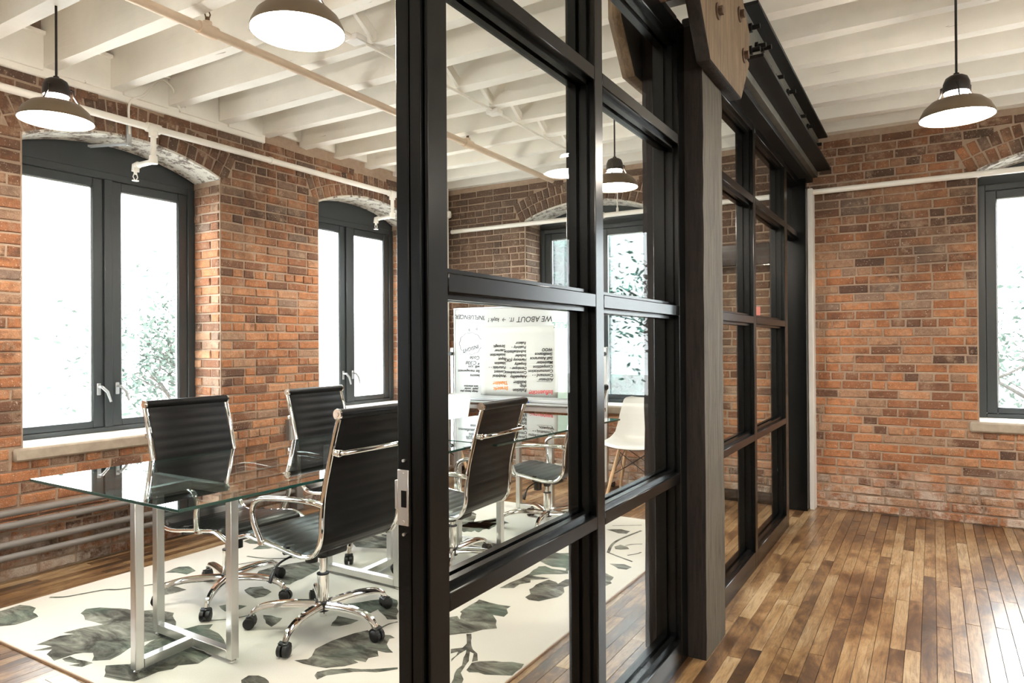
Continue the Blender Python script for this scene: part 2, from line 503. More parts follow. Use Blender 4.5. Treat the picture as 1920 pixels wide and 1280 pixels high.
I3 = Matrix.Identity(3)
def brick_wall(name, label, loc, rotz, u0, u1, wins, bu0, bu1, reveals, seed):
    W = structure(name, label, loc, rotz)
    # mortar body with openings
    b = B(); T0, T1 = 0.0, 0.36
    cuts = sorted(wins)
    prev = u0
    for c in cuts:
        b.box(prev, c - WA, T0, T1, -.12, WALLH); prev = c + WA
    b.box(prev, u1, T0, T1, -.12, WALLH)
    for c in cuts:
        b.box(c - WA, c + WA, T0, T1, -.12, SILLZ - .08)
        n = 16
        for k in range(n):
            a0, a1 = -WA + 2 * WA * k / n, -WA + 2 * WA * (k + 1) / n
            b.prism([(c + a0, arch_z(a0)), (c + a1, arch_z(a1)), (c + a1, WALLH), (c + a0, WALLH)], 'y', T0, T1)
    b.build('mortar_bed', M['mortar'], W, smooth=False)
    # white chipped soffits
    for c in cuts:
        s = B(); n = 18
        for k in range(n):
            a0, a1 = -WA + 2 * WA * k / n, -WA + 2 * WA * (k + 1) / n
            z0, z1 = arch_z(a0), arch_z(a1)
            s.prism([(c + a0, z0 - .012), (c + a1, z1 - .012), (c + a1, z1 + .004), (c + a0, z0 + .004)], 'y', -.006, REV)
        s.build('arch_soffit', M['plaster'], W, smooth=True, ang=60)
    r = random.Random(seed); recs = []
    RO = ARR + .205
    ncrs = int(2.905 / CH)
    for i in range(ncrs):
        z = CH * (i + .5)
        if z + CH / 2 > 2.90: break
        forb = []
        for c in cuts:
            if SILLZ - .085 < z < SILLZ + .01: forb.append((c - WA - .062, c + WA + .062))
            elif SILLZ <= z < SPR: forb.append((c - WA, c + WA))
            elif z >= SPR:
                dz = z - ARC
                half = math.sqrt(max(RO * RO - dz * dz, 0))
                lim = WA + .075 + (z - SPR) * .42
                half = min(half, lim)
                if half > 0: forb.append((c - half, c + half))
        segs, p = [], bu0
        for a, b_ in sorted(forb):
            if a > p: segs.append((p, min(a, bu1)))
            p = max(p, b_)
        if p < bu1: segs.append((p, bu1))
        head = (i % 6 == 3)
        for a, b_ in segs:
            if b_ - a < .03: continue
            x = a; first = True
            atwin = any(abs(a - (c + WA)) < .01 for c in cuts)
            while x < b_ - .012:
                L = (.098 if head else .205) + r.uniform(-.004, .004)
                if first and not head: L = (.098 if i % 2 else .205) if atwin else L * (.5 if i % 2 else 1.0)
                if not head and not first and r.random() < .10: L = .10
                first = False
                if x + L > b_ - .045: L = b_ - x - .004
                g = .0045 + r.uniform(0, .0025)
                if L > .03:
                    h = CH - .0095 - r.uniform(0, .003)
                    rot = Matrix.Rotation(r.uniform(-.008, .008), 3, 'Y')
                    recs.append((Vector((x + L / 2, r.uniform(-.0025, .0003), z + r.uniform(-.0015, .0015))), rot, L - 2 * g, h))
                x += L
    # rowlock arches: two rings of bricks on end
    for c in cuts:
        if not (bu0 < c < bu1): continue
        half = math.asin(WA / ARR) + .035
        for k2 in range(2):
            R0 = ARR + .004 + .102 * k2 + .049
            n = int(2 * half * R0 / .068)
            for k in range(n):
                a = -half + 2 * half * (k + .5) / n
                cc = Vector((c + R0 * math.sin(a), r.uniform(-.002, .002), ARC + R0 * math.cos(a)))
                if cc.z > 2.93: continue
                recs.append((cc, Matrix.Rotation(a, 3, 'Y'), 2 * half * R0 / n - .011, .094))
    # reveal bricks on the jambs that can be seen
    for c, side in reveals:
        q = Matrix.Rotation(PI / 2 if side > 0 else -PI / 2, 3, 'Z')
        for i in range(int(SILLZ / CH) + 1, int(SPR / CH)):
            z = CH * (i + .5)
            parts = [.205, .085] if i % 2 else [.098, .192]
            y = 0.004
            for L in parts:
                recs.append((Vector((c + side * (WA - .001), y + L / 2, z)), Matrix.Rotation(-PI / 2 * side, 3, 'Z'), L - .011, CH - .0105))
                y += L
    xf = Matrix.Translation(loc) @ Matrix.Rotation(rotz, 4, 'Z')
    place_bricks(W, recs, xf)
    return W

brick_wall('wall_left', 'old red brick wall with two arched windows beside the meeting table', (LX, 0, 0), PI / 2, BY, FY + .36,
           LEFTW, 0.9, FY, [(2.5885, 1), (4.82, 1)], 11)
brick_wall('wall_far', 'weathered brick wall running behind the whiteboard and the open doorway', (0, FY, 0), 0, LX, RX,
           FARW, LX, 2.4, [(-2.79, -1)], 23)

def plain_wall(name, label, loc, rotz, u0, u1, wins):
    W = structure(name, label, loc, rotz); b = B(); prev = u0
    for c in sorted(wins):
        b.box(prev, c - WA, 0, .36, -.12, WALLH); prev = c + WA
        b.box(c - WA, c + WA, 0, .36, -.12, SILLZ)
        n = 10
        for k in range(n):
            a0, a1 = -WA + 2 * WA * k / n, -WA + 2 * WA * (k + 1) / n
            b.prism([(c + a0, arch_z(a0)), (c + a1, arch_z(a1)), (c + a1, WALLH), (c + a0, WALLH)], 'y', 0, .36)
    b.box(prev, u1, 0, .36, -.12, WALLH)
    b.build('wall_body', M['plasterwall'], W, smooth=False)
plain_wall('wall_right', 'white plastered wall with added arched windows across the room', (RX, 0, 0), -PI / 2, -FY - .36, -BY, [-y for y in RIGHTW])
plain_wall('wall_back', 'plain white plastered wall closing the back of the room', (0, BY, 0), PI, -RX - .36, -LX + .36, [-x for x in BACKW])

# ------------------------------------------------------------------ windows
def make_window(name, label, loc, rotz, full=True):
    Wn = structure(name, label, loc, rotz)
    f0, f1 = REV, REV + .07
    HT = 2.465
    b = B()
    b.box(-WA, -WA + .06, f0, f1, SILLZ, HT, .004); b.box(WA - .06, WA, f0, f1, SILLZ, HT, .004)
    b.box(-WA + .06, WA - .06, f0, f1, HT - .05, HT, .004); b.box(-WA + .06, WA - .06, f0, f1, SILLZ, SILLZ + .032, .004)
    b.build('frame', M['frame'], Wn)
    B().box(-.027, .027, f0 - .004, f1, SILLZ + .032, HT - .05, .003).build('mullion', M['frame'], Wn)
    h = B(); n = 14
    for k in range(n):
        a0, a1 = -WA + 2 * WA * k / n, -WA + 2 * WA * (k + 1) / n
        h.prism([(a0, HT), (a1, HT), (a1, arch_z(a1)), (a0, arch_z(a0))], 'y', f0 + .012, f1)
    h.build('head_panel', M['frame'], Wn, smooth=False)
    for sd in (-1, 1):
        u0, u1 = (.027, WA - .06) if sd > 0 else (-WA + .06, -.027)
        z0, z1 = SILLZ + .032, HT - .05
        s = B(); sw = .068
        g0, g1 = f0 + .012, f0 + .058
        s.box(u0, u0 + sw, g0, g1, z0, z1, .004); s.box(u1 - sw, u1, g0, g1, z0, z1, .004)
        s.box(u0 + sw, u1 - sw, g0, g1, z0, z0 + .045, .004); s.box(u0 + sw, u1 - sw, g0, g1, z1 - .06, z1, .004)
        so = s.build('sash', M['frame'], Wn)
        B().box(u0 + sw - .005, u1 - sw + .005, f0 + .038, f0 + .044, z0 + .04, z1 - .055).build('glass_pane', M['wglass'], so, smooth=False)
        bd = B()
        for (a, c_, d_, e) in ((u0 + sw, u0 + sw + .008, z0 + .045, z1 - .06), (u1 - sw - .008, u1 - sw, z0 + .045, z1 - .06)): bd.box(a, c_, g0 + .012, g0 + .026, d_, e)
        bd.box(u0 + sw, u1 - sw, g0 + .012, g0 + .026, z1 - .068, z1 - .06)
        bd.build('glazing_bead', M['alum'], so, smooth=False)
        if full:
            cx = u0 + .034 if sd > 0 else u1 - .034
            hd = B()
            hd.box(cx - .013, cx + .013, g0 - .010, g0, .98, 1.06, .004)
            hd.cyl((cx, g0 - .008, 1.035), (cx, g0 - .045, 1.035), .009)
            hd.tube([(cx, g0 - .042, 1.037), (cx + .035, g0 - .046, 1.0), (cx + .058, g0 - .044, .935)], [.010, .010, .008], 8)
            hd.build('handle', M['alum'], so)
    if full:
        B().box(-WA - .058, WA + .058, -.035, .006, SILLZ - .080, SILLZ - .006, .012).build('stone_nosing', M['stone'], Wn)
        B().box(-WA, WA, .0, REV + .05, SILLZ - .06, SILLZ, .004).build('sill', M['whitepaint'], Wn)
    return Wn
make_window('window_1', 'charcoal two-sash window with stone sill behind the chair at the table head', (LX, LEFTW[0], 0), PI / 2)
make_window('window_2', 'charcoal two-sash window between the brick pier and the room corner', (LX, LEFTW[1], 0), PI / 2)
make_window('window_3', 'charcoal two-sash window beside the whiteboard, trees outside', (FARW[0], FY, 0), 0)
make_window('window_4', 'charcoal window in the brick wall of the open side room', (FARW[1], FY, 0), 0)
k = 5
for y in LEFTW[2:]:  # unseen windows, added to let more daylight into the room
    make_window('window_%d' % k, 'unseen charcoal two-sash window added for daylight further along the left brick wall', (LX, y, 0), PI / 2, False); k += 1
for y in RIGHTW:  # unseen right wall openings, likewise added for daylight
    make_window('window_%d' % k, 'unseen charcoal two-sash window added for daylight in the right plaster wall', (RX, y, 0), -PI / 2, False); k += 1
for x in BACKW:
    make_window('window_%d' % k, 'charcoal two-sash window in the back plaster wall', (x, BY, 0), PI, False); k += 1

# ------------------------------------------------------------------ floor
FL = structure('floor', 'worn strip-plank wood floor of honey and dark brown boards')
B().box(LX, RX, BY, FY, -.12, -.016).build('subfloor', plain('subfloor', (.05, .028, .016), .8), FL, smooth=False)
def plank_bm(bm, w_, l, sd, off=(0, 0, 0), tone=None, lay=None):
    r = random.Random(sd); tilt = r.uniform(-.0006, .0006)
    rings = []
    for ins, z in ((0, -.015), (0, -.0007), (.0005, 0)):
        rings.append([bm.verts.new(Vector((sx * (w_ / 2 - ins), sy * (l / 2 - ins), z + tilt * sx)) + Vector(off)) for sx, sy in ((-1, -1), (1, -1), (1, 1), (-1, 1))])
    fs = []
    for a, b_ in zip(rings, rings[1:]):
        for q in range(4): fs.append(bm.faces.new([a[q], a[(q + 1) % 4], b_[(q + 1) % 4], b_[q]]))
    fs.append(bm.faces.new(rings[-1]))
    if lay is not None:
        for f in fs: f[lay] = tone
PW = .0575
planks = []
r = random.Random(41)
nx = int((RX - LX) / PW)
for i in range(nx):
    x = LX + PW * (i + .5); y = 0.0 - r.uniform(0, .9)
    while y < FY - .02:
        L = r.choice((.35, .5, .65, .8, .95, 1.2, 1.5)) * r.uniform(.9, 1.1)
        if y + L > FY - .15: L = FY - y
        planks.append((x, y + L / 2, PW - .0018, L - .0022)); y += L
def hidden_by_rug(x, y): return -3.9 < x < -1.45 and 1.5 < y < 4.8
rk = sorted(((0 if hidden_by_rug(x, y) else screen_area([(x - w_ / 2, y - l / 2, 0), (x + w_ / 2, y - l / 2, 0), (x + w_ / 2, y + l / 2, 0), (x - w_ / 2, y + l / 2, 0)]), q) for q, (x, y, w_, l) in enumerate(planks)), reverse=True)
solo = {q for a, q in rk[:300] if a > 100}
bm = bmesh.new(); lay = bm.faces.layers.float.new('tone')
for q, (x, y, w_, l) in enumerate(planks):
    if q in solo:
        b2 = bmesh.new(); plank_bm(b2, w_, l, q)
        me = bpy.data.meshes.new('plank'); b2.to_mesh(me); b2.free(); me.materials.append(M['plank'])
        link('plank', me, FL, (x, y, r.uniform(-.0006, .0006)))
    else: plank_bm(bm, w_, l, q, (x, y, 0), r.random(), lay)
for i in range(nx):                      # the part of the floor behind the camera
    plank_bm(bm, PW - .001, -BY - .95, 9000 + i, (LX + PW * (i + .5), (BY - .95) / 2, -.001), r.random(), lay)
me = bpy.data.meshes.new('planking'); bm.to_mesh(me); bm.free(); me.materials.append(M['plank_many'])
tag(link('planking', me, FL), kind='stuff')

# ------------------------------------------------------------------ ceiling
CE = structure('ceiling', 'white painted timber joists and deck boards overhead')
ys = [2.047 + .385 * q for q in range(-15, 10)] + [FY - .085]
def joist_mesh(sd):
    r = random.Random(sd); b = B(); x0, x1 = LX + .0, RX; n = 16; th = .078
    V = []
    for q in range(n + 1):
        x = x0 + (x1 - x0) * q / n
        j = lambda a: r.uniform(-a, a)
        V += [(x, 0 + j(.004), JOISTZ + j(.005)), (x, th + j(.004), JOISTZ + j(.005)), (x, th, DECKZ + .01), (x, 0, DECKZ + .01)]
    F = [[0, 1, 2, 3], [4 * n + 3, 4 * n + 2, 4 * n + 1, 4 * n]]
    for q in range(n):
        for e in range(4): F.append([4 * q + e, 4 * (q + 1) + e, 4 * (q + 1) + (e + 1) % 4, 4 * q + (e + 1) % 4])
    return b.poly(V, F).mesh('joist', M['joist'], True, 30)
jm = [joist_mesh(q) for q in range(6)]
for q, y in enumerate(ys):
    if y < BY: continue
    link('joist', jm[q % 6], CE, (0, y, 0))
dm = []
nb = 54; bw = (RX - LX) / nb
for q in range(4): dm.append(B().box(-bw / 2 + .0012, bw / 2 - .0012, BY, FY, DECKZ, DECKZ + .022, .0015).mesh('deck_board', M['deck'], False))
for q in range(nb): link('deck_board', dm[q % 4], CE, (LX + bw * (q + .5), 0, r.uniform(0, .003)))
B().box(LX - .3, RX + .3, BY - .3, FY + .3, DECKZ + .03, DECKZ + .14).build('roof_slab', M['plasterwall'], CE, smooth=False)
# painted plate on top of the left wall, blocking between the joists
B().box(LX - .02, LX + .022, 0.2, 3.62, 2.862, 2.935, .006).build('wall_plate', M['joist'], CE)
for q, y in enumerate(ys):
    if 0.4 < y < 3.3:
        B().box(LX, LX + .035, y + .08, y + .384, 2.90, 3.115, .003).build('blocking', M['joist'], CE)
        B().bar((LX + .03, y + .09, 3.12), (LX + .05, y + .38, 3.105), .04, .02).build('blocking', M['joist'], CE)
    elif 3.3 < y < 5.6:
        B().box(LX, LX + .03, y + .08, y + .384, 2.96, 3.15, .003).build('blocking', M['joist'], CE)
# herringbone bridging between the joists
for q, y in enumerate(ys[:-1]):
    if 1.8 < y < 5.5:
        B().bar((-2.62, y + .078, 2.945), (-2.62, y + .385, 3.135), .055, .022, (1, 0, 0)).build('bridging', M['joist'], CE)
        B().bar((-2.545, y + .078, 3.135), (-2.545, y + .385, 2.945), .055, .022, (1, 0, 0)).build('bridging', M['joist'], CE)

# ------------------------------------------------------------------ glass partition
PA = structure('wall_partition', 'black steel framed glass partition beside the timber column')
XF, XB = -.875, -.975
XG = -.925
def vpost(y0, y1, z0=0.0, z1=2.62, xb=XB, xf=XF, beads=(1, 1)):
    p = B().box(xb, xf, y0, y1, z0, z1, .003).build('mullion', M['black'], PA)
    b = B()
    for sd, y in ((-1, y0), (1, y1)):
        if beads[0 if sd < 0 else 1]:
            a, c = (y - .013, y + .001) if sd < 0 else (y - .001, y + .013)
            b.box(XG - .028, XG - .008, a, c, z0 + .02, z1 - .02); b.box(XG + .008, XG + .028, a, c, z0 + .02, z1 - .02)
    if any(beads): b.build('glazing_bead', M['black'], p, smooth=False)
    return p
def hrail(y0, y1, z0, z1):
    p = B().box(XB, XF, y0, y1, z0, z1, .003).build('rail', M['black'], PA)
    b = B()
    for a, c in ((z0 - .012, z0 + .001), (z1 - .001, z1 + .012)):
        if a < 0: continue
        b.box(XG - .028, XG - .008, y0, y1, a, c); b.box(XG + .008, XG + .028, y0, y1, a, c)
    b.build('glazing_bead', M['black'], p, smooth=False)
# jamb post of the doorway, two profiles with a groove and a steel strike plate
jp = B().box(-.947, -.914, 1.108, 1.19, 0, 2.62, .002).box(-.914, -.8855, 1.112, 1.19, 0, 2.62, .002).box(-.884, XF, 1.122, 1.19, 0, 2.62, .002).build('jamb_post', M['black'], PA)
sp = B().box(-.945, -.916, 1.1045, 1.1082, .93, 1.044, .001).build('strike_plate', M['satin'], PA)
B().box(-.934, -.921, 1.1035, 1.1046, .968, 1.002).build('latch_slot', M['black'], sp, smooth=False)
B().box(-.952, -.944, 1.1045, 1.112, .962, 1.022, .001).build('strike_lip', M['satin'], sp)
for z in (.938, 1.035, 1.063, .912):
    B().cyl((-.929, 1.1035, z), (-.929, 1.108, z), .0032, 10).build('screw', M['satin'], sp)
vpost(1.946, 2.006)
vpost(2.765, 2.848, xb=-.985, beads=(1, 0))
vpost(3.152, 3.20, beads=(0, 1))
vpost(4.142, 4.202)
vpost(5.130, 5.228, beads=(1, 0))
vpost(5.765, 5.835, beads=(0, 0), xf=-.83)
Zr = [(0, .10), (.735, .777), (1.41, 1.453), (2.103, 2.147), (2.52, 2.60)]
bays = [(1.19, 1.946), (2.006, 2.765), (3.20, 4.142), (4.202, 5.130)]
for y0, y1 in bays:
    for z0, z1 in Zr:
        hrail(y0, y1, z0, z1)
    for (a, b_), (c, d) in zip(Zr, Zr[1:]):
        B().box(XG - .004, XG + .004, y0 - .006, y1 + .006, b_ - .004, c + .004).build('glass_pane', M['glass'], PA, smooth=False)
hrail(5.228, 5.765, 2.103, 2.147); hrail(5.228, 5.765, 2.52, 2.60)
B().box(XG - .004, XG + .004, 5.222, 5.771, 2.143, 2.524).build('glass_pane', M['glass'], PA, smooth=False)
TR = structure('trim_1', 'white painted end trim where the partition meets the brick wall')
B().box(-.828, -.788, 5.838, 5.95, 0, 2.50, .004).build('end_board', M['whitepaint'], TR)
B().box(-.99, -.828, 5.905, 5.94, 0, 2.50, .003).build('back_board', M['whitepaint'], TR)
# glazed door standing open against the brick wall
DO = structure('door_1', 'black framed glass door standing open against the brick wall')
dz0, dz1, dx0, dx1, dy0, dy1 = .012, 2.098, -1.62, -.985, 5.795, 5.84
B().box(dx1 - .085, dx1, dy0, dy1, dz0, dz1, .003).build('stile', M['black'], DO)
B().box(dx0, dx0 + .085, dy0, dy1, dz0, dz1, .003).build('stile', M['black'], DO)
B().box(dx0 + .085, dx1 - .085, dy0, dy1, 1.93, dz1, .003).build('door_rail', M['black'], DO)
B().box(dx0 + .085, dx1 - .085, dy0, dy1, dz0, .10, .003).build('door_rail', M['black'], DO)
B().box(dx0 + .08, dx1 - .08, 5.814, 5.820, .095, 1.935).build('glass_pane', M['glass'], DO, smooth=False)
B().box(-1.31, -1.18, 5.8125, 5.8138, 1.52, 1.59).build('red_panel', M['doorred'], DO, smooth=False)  # small flat red rectangle in front of the door glass
for z in (.32, 1.06, 1.80):
    B().cyl((-.972, 5.80, z - .05), (-.972, 5.80, z + .05), .009, 10).box(-.99, -.955, 5.803, 5.812, z - .045, z + .045).build('hinge', M['black'], DO)

# ------------------------------------------------------------------ timber column and steel beam
CO = thing('timber_column', 'weathered square timber column with wooden gusset plates bolted at its top', 'column', (-.93, 3.0, 0))
def colmesh():
    r = random.Random(3); b = B(); n = 26; hw, hd = .13, .15
    V = []
    for q in range(n + 1):
        z = 2.432 * q / n
        for sx, sy in ((-1, -1), (1, -1), (1, 1), (-1, 1)): V.append((sx * hw + r.uniform(-.002, .002), sy * hd + r.uniform(-.002, .002), z))
    F = [[3, 2, 1, 0], [4 * n, 4 * n + 1, 4 * n + 2, 4 * n + 3]]
    for q in range(n):
        for e in range(4): F.append([4 * q + e, 4 * q + (e + 1) % 4, 4 * (q + 1) + (e + 1) % 4, 4 * (q + 1) + e])
    return b.poly(V, F)
cm = colmesh(); cm.bm.normal_update()
for f in cm.bm.faces: f.material_index = 1 if abs(f.normal.y) > .7 or f.normal.x < -.7 else 0  # shade painted in: only the side facing the open room keeps the light timber
cm.build('shaft', [M['column'], M['shadeface']], CO, True, 30)
B().box(-.13, .13, -.155, .17, 2.432, 2.62, .008).build('bolster', M['girder'], CO)
gp = [(-.235, 2.42), (.29, 2.42), (.455, 2.63), (.465, 2.80), (.33, 2.905), (-.25, 2.905), (-.39, 2.80), (-.385, 2.615)]
for x0, x1 in ((.13, .186), (-.186, -.13)):
    g = B().prism(gp, 'x', x0, x1)
    bmesh.ops.bevel(g.bm, geom=list(g.bm.edges), offset=.005, segments=1, affect='EDGES')
    sx = 1 if x0 > 0 else -1
    g.bm.normal_update()
    for f in g.bm.faces: f.material_index = (0 if f.normal.x > .8 else 1) if sx > 0 else (1 if f.normal.x > .8 else 0)  # shadow between the plates painted on inner faces and right-hand plate edges
    go = g.build('gusset_plate', [M['gusset'], M['shadeface']], CO)
    xo = x1 if sx > 0 else x0
    for (y, z) in ((-.20, 2.80), (-.12, 2.66), (.34, 2.64), (.26, 2.80)):
        B().cyl((xo, y, z), (xo + sx * .006, y, z), .034, 18).cyl((xo + sx * .006, y, z), (xo + sx * .024, y, z), .019, 6).build('bolt', M['rust'], go)
for y, z in ((-.33, 2.66), (-.31, 2.74)):
    B().cyl((-.14, y, z), (.14, y, z), .009, 10).build('tie_rod', M['rust'], CO)
BE = thing('steel_beam', 'black riveted steel channel beam running above the glass partition', 'beam', (0, 0, 0))
y0, y1 = 3.41, 5.945
B().box(-1.06, -.765, y0, y1, 2.665, 2.918, .006).build('timber_core', M['girder'], BE)
B().box(-.765, -.757, y0, y1, 2.662, 2.905).build('web', M['web'], BE, smooth=False)
B().box(-.78, -.690, y0, y1, 2.902, 2.918, .002).build('top_flange', M['steel'], BE)
B().box(-1.06, -.668, y0, y1, 2.645, 2.662, .002).build('bottom_flange', M['steel'], BE)
B().box(-.99, -.765, y0, y1, 2.60, 2.645, .002).build('header', M['web'], BE)
B().box(-.99, -.80, y0, y1, 2.565, 2.60, .002).build('header', M['steel'], BE)
for q, y in enumerate((3.52, 3.66, 3.80, 4.15, 4.55, 4.95, 5.35, 5.72)):
    for z in (2.73, 2.84) if q % 2 == 0 else (2.80,):
        B().cyl((-.757, y, z), (-.742, y, z), .022, 6).cyl((-.742, y, z), (-.705, y, z), .012, 10).build('bolt', M['steel'], BE)

# ------------------------------------------------------------------ pipes
def sprinkler_head(b, p, up):
    s = 1 if up else -1
    x, y, z = p
    b.cyl((x, y, z), (x, y, z + s * .022), .011, 8)
    for a in (-1, 1): b.tube([(x, y + a * .009, z + s * .02), (x, y + a * .016, z + s * .04), (x, y + a * .004, z + s * .062)], .0035, 6)
    b.cyl((x, y, z + s * .062), (x, y, z + s * .066), .022, 14)
WP = thing('sprinkler_pipe', 'cream sprinkler pipe along the left brick wall with drops into the windows', 'pipe')
B().cyl((-4.335, -.6, 2.72), (-4.335, 5.82, 2.72), .0225, 16).build('main_run', M['pipe'], WP)
for y in (2.675, 5.02):
    b = B().cyl((-4.335, y - .045, 2.72), (-4.335, y + .045, 2.72), .031, 16).cyl((-4.335, y, 2.70), (-4.335, y, 2.665), .028, 14)
    b.build('tee', M['pipe'], WP)
    B().tube([(-4.335, y, 2.68), (-4.335, y, 2.535), (-4.345, y, 2.515), (-4.37, y, 2.505), (-4.53, y, 2.505)], .0175, 12).build('drop', M['pipe'], WP)
    B().lathe([(.0, .03), (.027, .02), (.027, -.03), (0, -.035)], (-4.335, y, 2.52), 14).build('elbow', M['pipe'], WP)
    B().tube([(-4.505, y, 2.505), (-4.535, y, 2.505), (-4.54, y, 2.465)], .024, 12).build('elbow', M['pipe'], WP)
    b = B(); sprinkler_head(b, (-4.54, y, 2.47), False); b.build('sprinkler_head', M['pipe'], WP)
for y in (1.2, 3.62): B().box(-4.42, -4.335, y - .012, y + .012, 2.74, 2.75).cyl((-4.335, y - .012, 2.72), (-4.335, y + .012, 2.72), .027, 14).build('clip', M['pipe'], WP)
CP = thing('sprinkler_pipe', 'tan sprinkler pipe slung under the joists over the table', 'pipe')
B().cyl((-3.03, -.6, 2.862), (-3.10, 5.90, 2.862), .0235, 16).build('main_run', M['tanpipe'], CP)
for y in (2.17, 4.46, -.1):
    x = -3.03 - .07 * (y + .6) / 6.5
    B().cyl((x, y - .05, 2.862), (x, y + .05, 2.862), .032, 16).cyl((x, y, 2.88), (x, y, 2.905), .022, 12).build('tee', M['tanpipe'], CP)
    b = B(); sprinkler_head(b, (x, y, 2.905), True); b.build('sprinkler_head', M['brass'], CP)
FP = thing('sprinkler_pipe', 'white sprinkler pipe fixed level across the far brick wall', 'pipe')
B().cyl((-4.28, 5.885, 2.472), (2.6, 5.885, 2.478), .0215, 16).build('main_run', M['pipe'], FP)
for x in (-2.60, 1.1):
    B().cyl((x - .04, 5.885, 2.474), (x + .04, 5.885, 2.474), .029, 14).cyl((x, 5.885, 2.46), (x, 5.885, 2.42), .022, 12).build('tee', M['pipe'], FP)
    b = B(); sprinkler_head(b, (x, 5.885, 2.42), False); b.build('sprinkler_head', M['pipe'], FP)
B().cyl((-2.43, 5.885, 2.48), (-2.43, 5.885, 2.92), .006, 8).cyl((-2.43, 5.885, 2.48), (-2.43, 5.885, 2.53), .012, 8).build('hanger_rod', M['pipe'], FP)
RP = thing('riser_pipe', 'white vertical riser pipe in the corner behind the whiteboard', 'pipe', (-4.33, 5.86, 0))
B().cyl((0, 0, 0), (0, 0, 2.92), .026, 14).build('riser', M['pipe'], RP)
B().lathe([(0, -.05), (.04, -.03), (.045, 0), (.04, .03), (0, .05)], (.03, -.02, 2.65), 14).build('valve', M['pipe'], RP)
CN = thing('conduit', 'thin white electrical conduit crossing under the joists near the lamps', 'conduit')
B().cyl((-2.575, .3, 2.908), (-2.575, 5.7, 2.908), .009, 10).build('conduit_run', M['pipe'], CN)
for y in (2.70, 4.05): B().box(-2.62, -2.53, y - .04, y + .04, 2.885, 2.918, .004).build('junction_box', M['whitepaint'], CN)
CB = thing('cable_loop', 'white looped cable clipped to the joists above the first window', 'cable')
B().tube(spline([(-4.39, 2.55, 2.66), (-4.388, 2.55, 2.86), (-4.36, 2.63, 2.93), (-4.34, 2.72, 3.05), (-4.33, 2.80, 3.03), (-4.335, 2.84, 2.94), (-4.335, 2.87, 2.89)], 6), .007, 8).build('cable', M['pipe'], CB)
B().tube(spline([(-4.33, 2.90, 2.92), (-4.2, 2.835, 3.0), (-4.15, 2.835, 3.09), (-4.25, 2.835, 3.12), (-4.32, 2.83, 3.04)], 6), .006, 8).build('cable', M['pipe'], CB)
B().box(-4.41, -4.39, 2.535, 2.565, 2.585, 2.72, .003).bar((-4.39, 2.55, 2.60), (-4.62, 2.42, 2.585), .03, .012).build('conduit_arm', M['alum'], CB)
RA = thing('pipe_radiator', 'four grey heating pipes running low along the left brick wall', 'radiator')
for z in (.388, .319, .214, .145):
    B().cyl((-4.35, -.8, z), (-4.35, 3.88, z), .0195, 14).build('heating_pipe', M['radiator'], RA)
for y in (.9, 3.87):
    B().box(-4.405, -4.31, y - .035, y + .035, .0, .43, .004).build('bracket', M['radiator'], RA)
WX = thing('outlet_box', 'small grey metal outlet box on the brick pier above the heating pipes', 'electrical box', (LX, 3.86, .605))
B().box(0, .05, -.045, .045, -.11, .11, .004).build('box_body', M['radiator'], WX)
B().box(.05, .054, -.035, .035, -.06, .06, .002).build('cover_plate', M['alum'], WX)

# ------------------------------------------------------------------ pendant lamps
def make_lamp(top):
    L = thing('pendant_lamp', None, 'lamp')
    B().cyl((0, 0, .205), (0, 0, top), .0055, 8).build('cord_rod', M['bronzedark'], L)
    B().lathe([(0, .215), (.012, .213), (.013, .203), (.03, .200), (.046, .19), (.056, .165), (.058, .128), (.055, .120), (.050, .120), (.050, .165), (0, .17)], n=32).build('socket_cap', M['bronzedark'], L)
    B().lathe([(.048, .122), (.050, .088)], n=32).build('glass_ring', M['lampring'], L)
    B().lathe([(.050, .096), (.075, .092), (.108, .078), (.138, .050), (.154, .018), (.1585, 0), (.156, 0), (.151, .018), (.135, .047), (.106, .074), (.074, .087), (.050, .091)], n=48).build('shade', M['bronze'], L)
    B().lathe([(0, .010), (.152, .010)], n=48).build('diffuser', M['lampglow'], L)
    for q in range(3):
        a = 2 * PI * q / 3 + .5
        c, s_ = math.cos(a), math.sin(a)
        B().tube([(c * .055, s_ * .055, .158), (c * .068, s_ * .068, .156), (c * .070, s_ * .070, .128), (c * .098, s_ * .098, .082)], [.006, .006, .004, .004], 8).build('strut', M['bronzedark'], L)
    return L
lamp_spots = [((-3.55, 1.71), 'bronze pendant lamp hanging before the first arched window', DECKZ), ((-1.85, 1.66), 'bronze pendant lamp over the near right table corner, closest to the door jamb', DECKZ),
              ((-1.86, 4.46), 'bronze pendant lamp hanging near the whiteboard behind the glass partition', DECKZ), ((.108, 3.95), 'bronze pendant lamp hanging in the open side room right of the steel beam', DECKZ),
              ((-3.55, 4.46), 'unseen bronze pendant lamp added for fill in front of the second arched window by the corner', DECKZ), ((.108, 1.2), 'unseen bronze pendant lamp added for fill over the open floor outside the doorway', DECKZ),  # from here on: unseen lamps added to brighten the room
              ((1.9, 3.95), 'unseen bronze pendant lamp added for fill by the right plaster wall, towards the brick end', DECKZ), ((1.9, 1.2), 'unseen bronze pendant lamp added for fill by the right plaster wall, midway along the room', DECKZ),
              ((-1.85, -1.1), 'unseen bronze pendant lamp added for fill behind the doorway, in line with the tables', DECKZ), ((.6, -1.6), 'unseen bronze pendant lamp added for fill in the rear part of the open room', DECKZ)]
lamp0 = None
for (x, y), lab, tz in lamp_spots:
    if lamp0 is None:
        lamp0 = make_lamp(DECKZ - 2.37 + .005); L = lamp0; L.location = (x, y, 2.37)
    else: L = copy_tree(lamp0, None, (x, y, 2.37))
    L.rotation_euler = (0, 0, x)
    tag(L, lab, 'lamp', 'bronze pendant lamps')

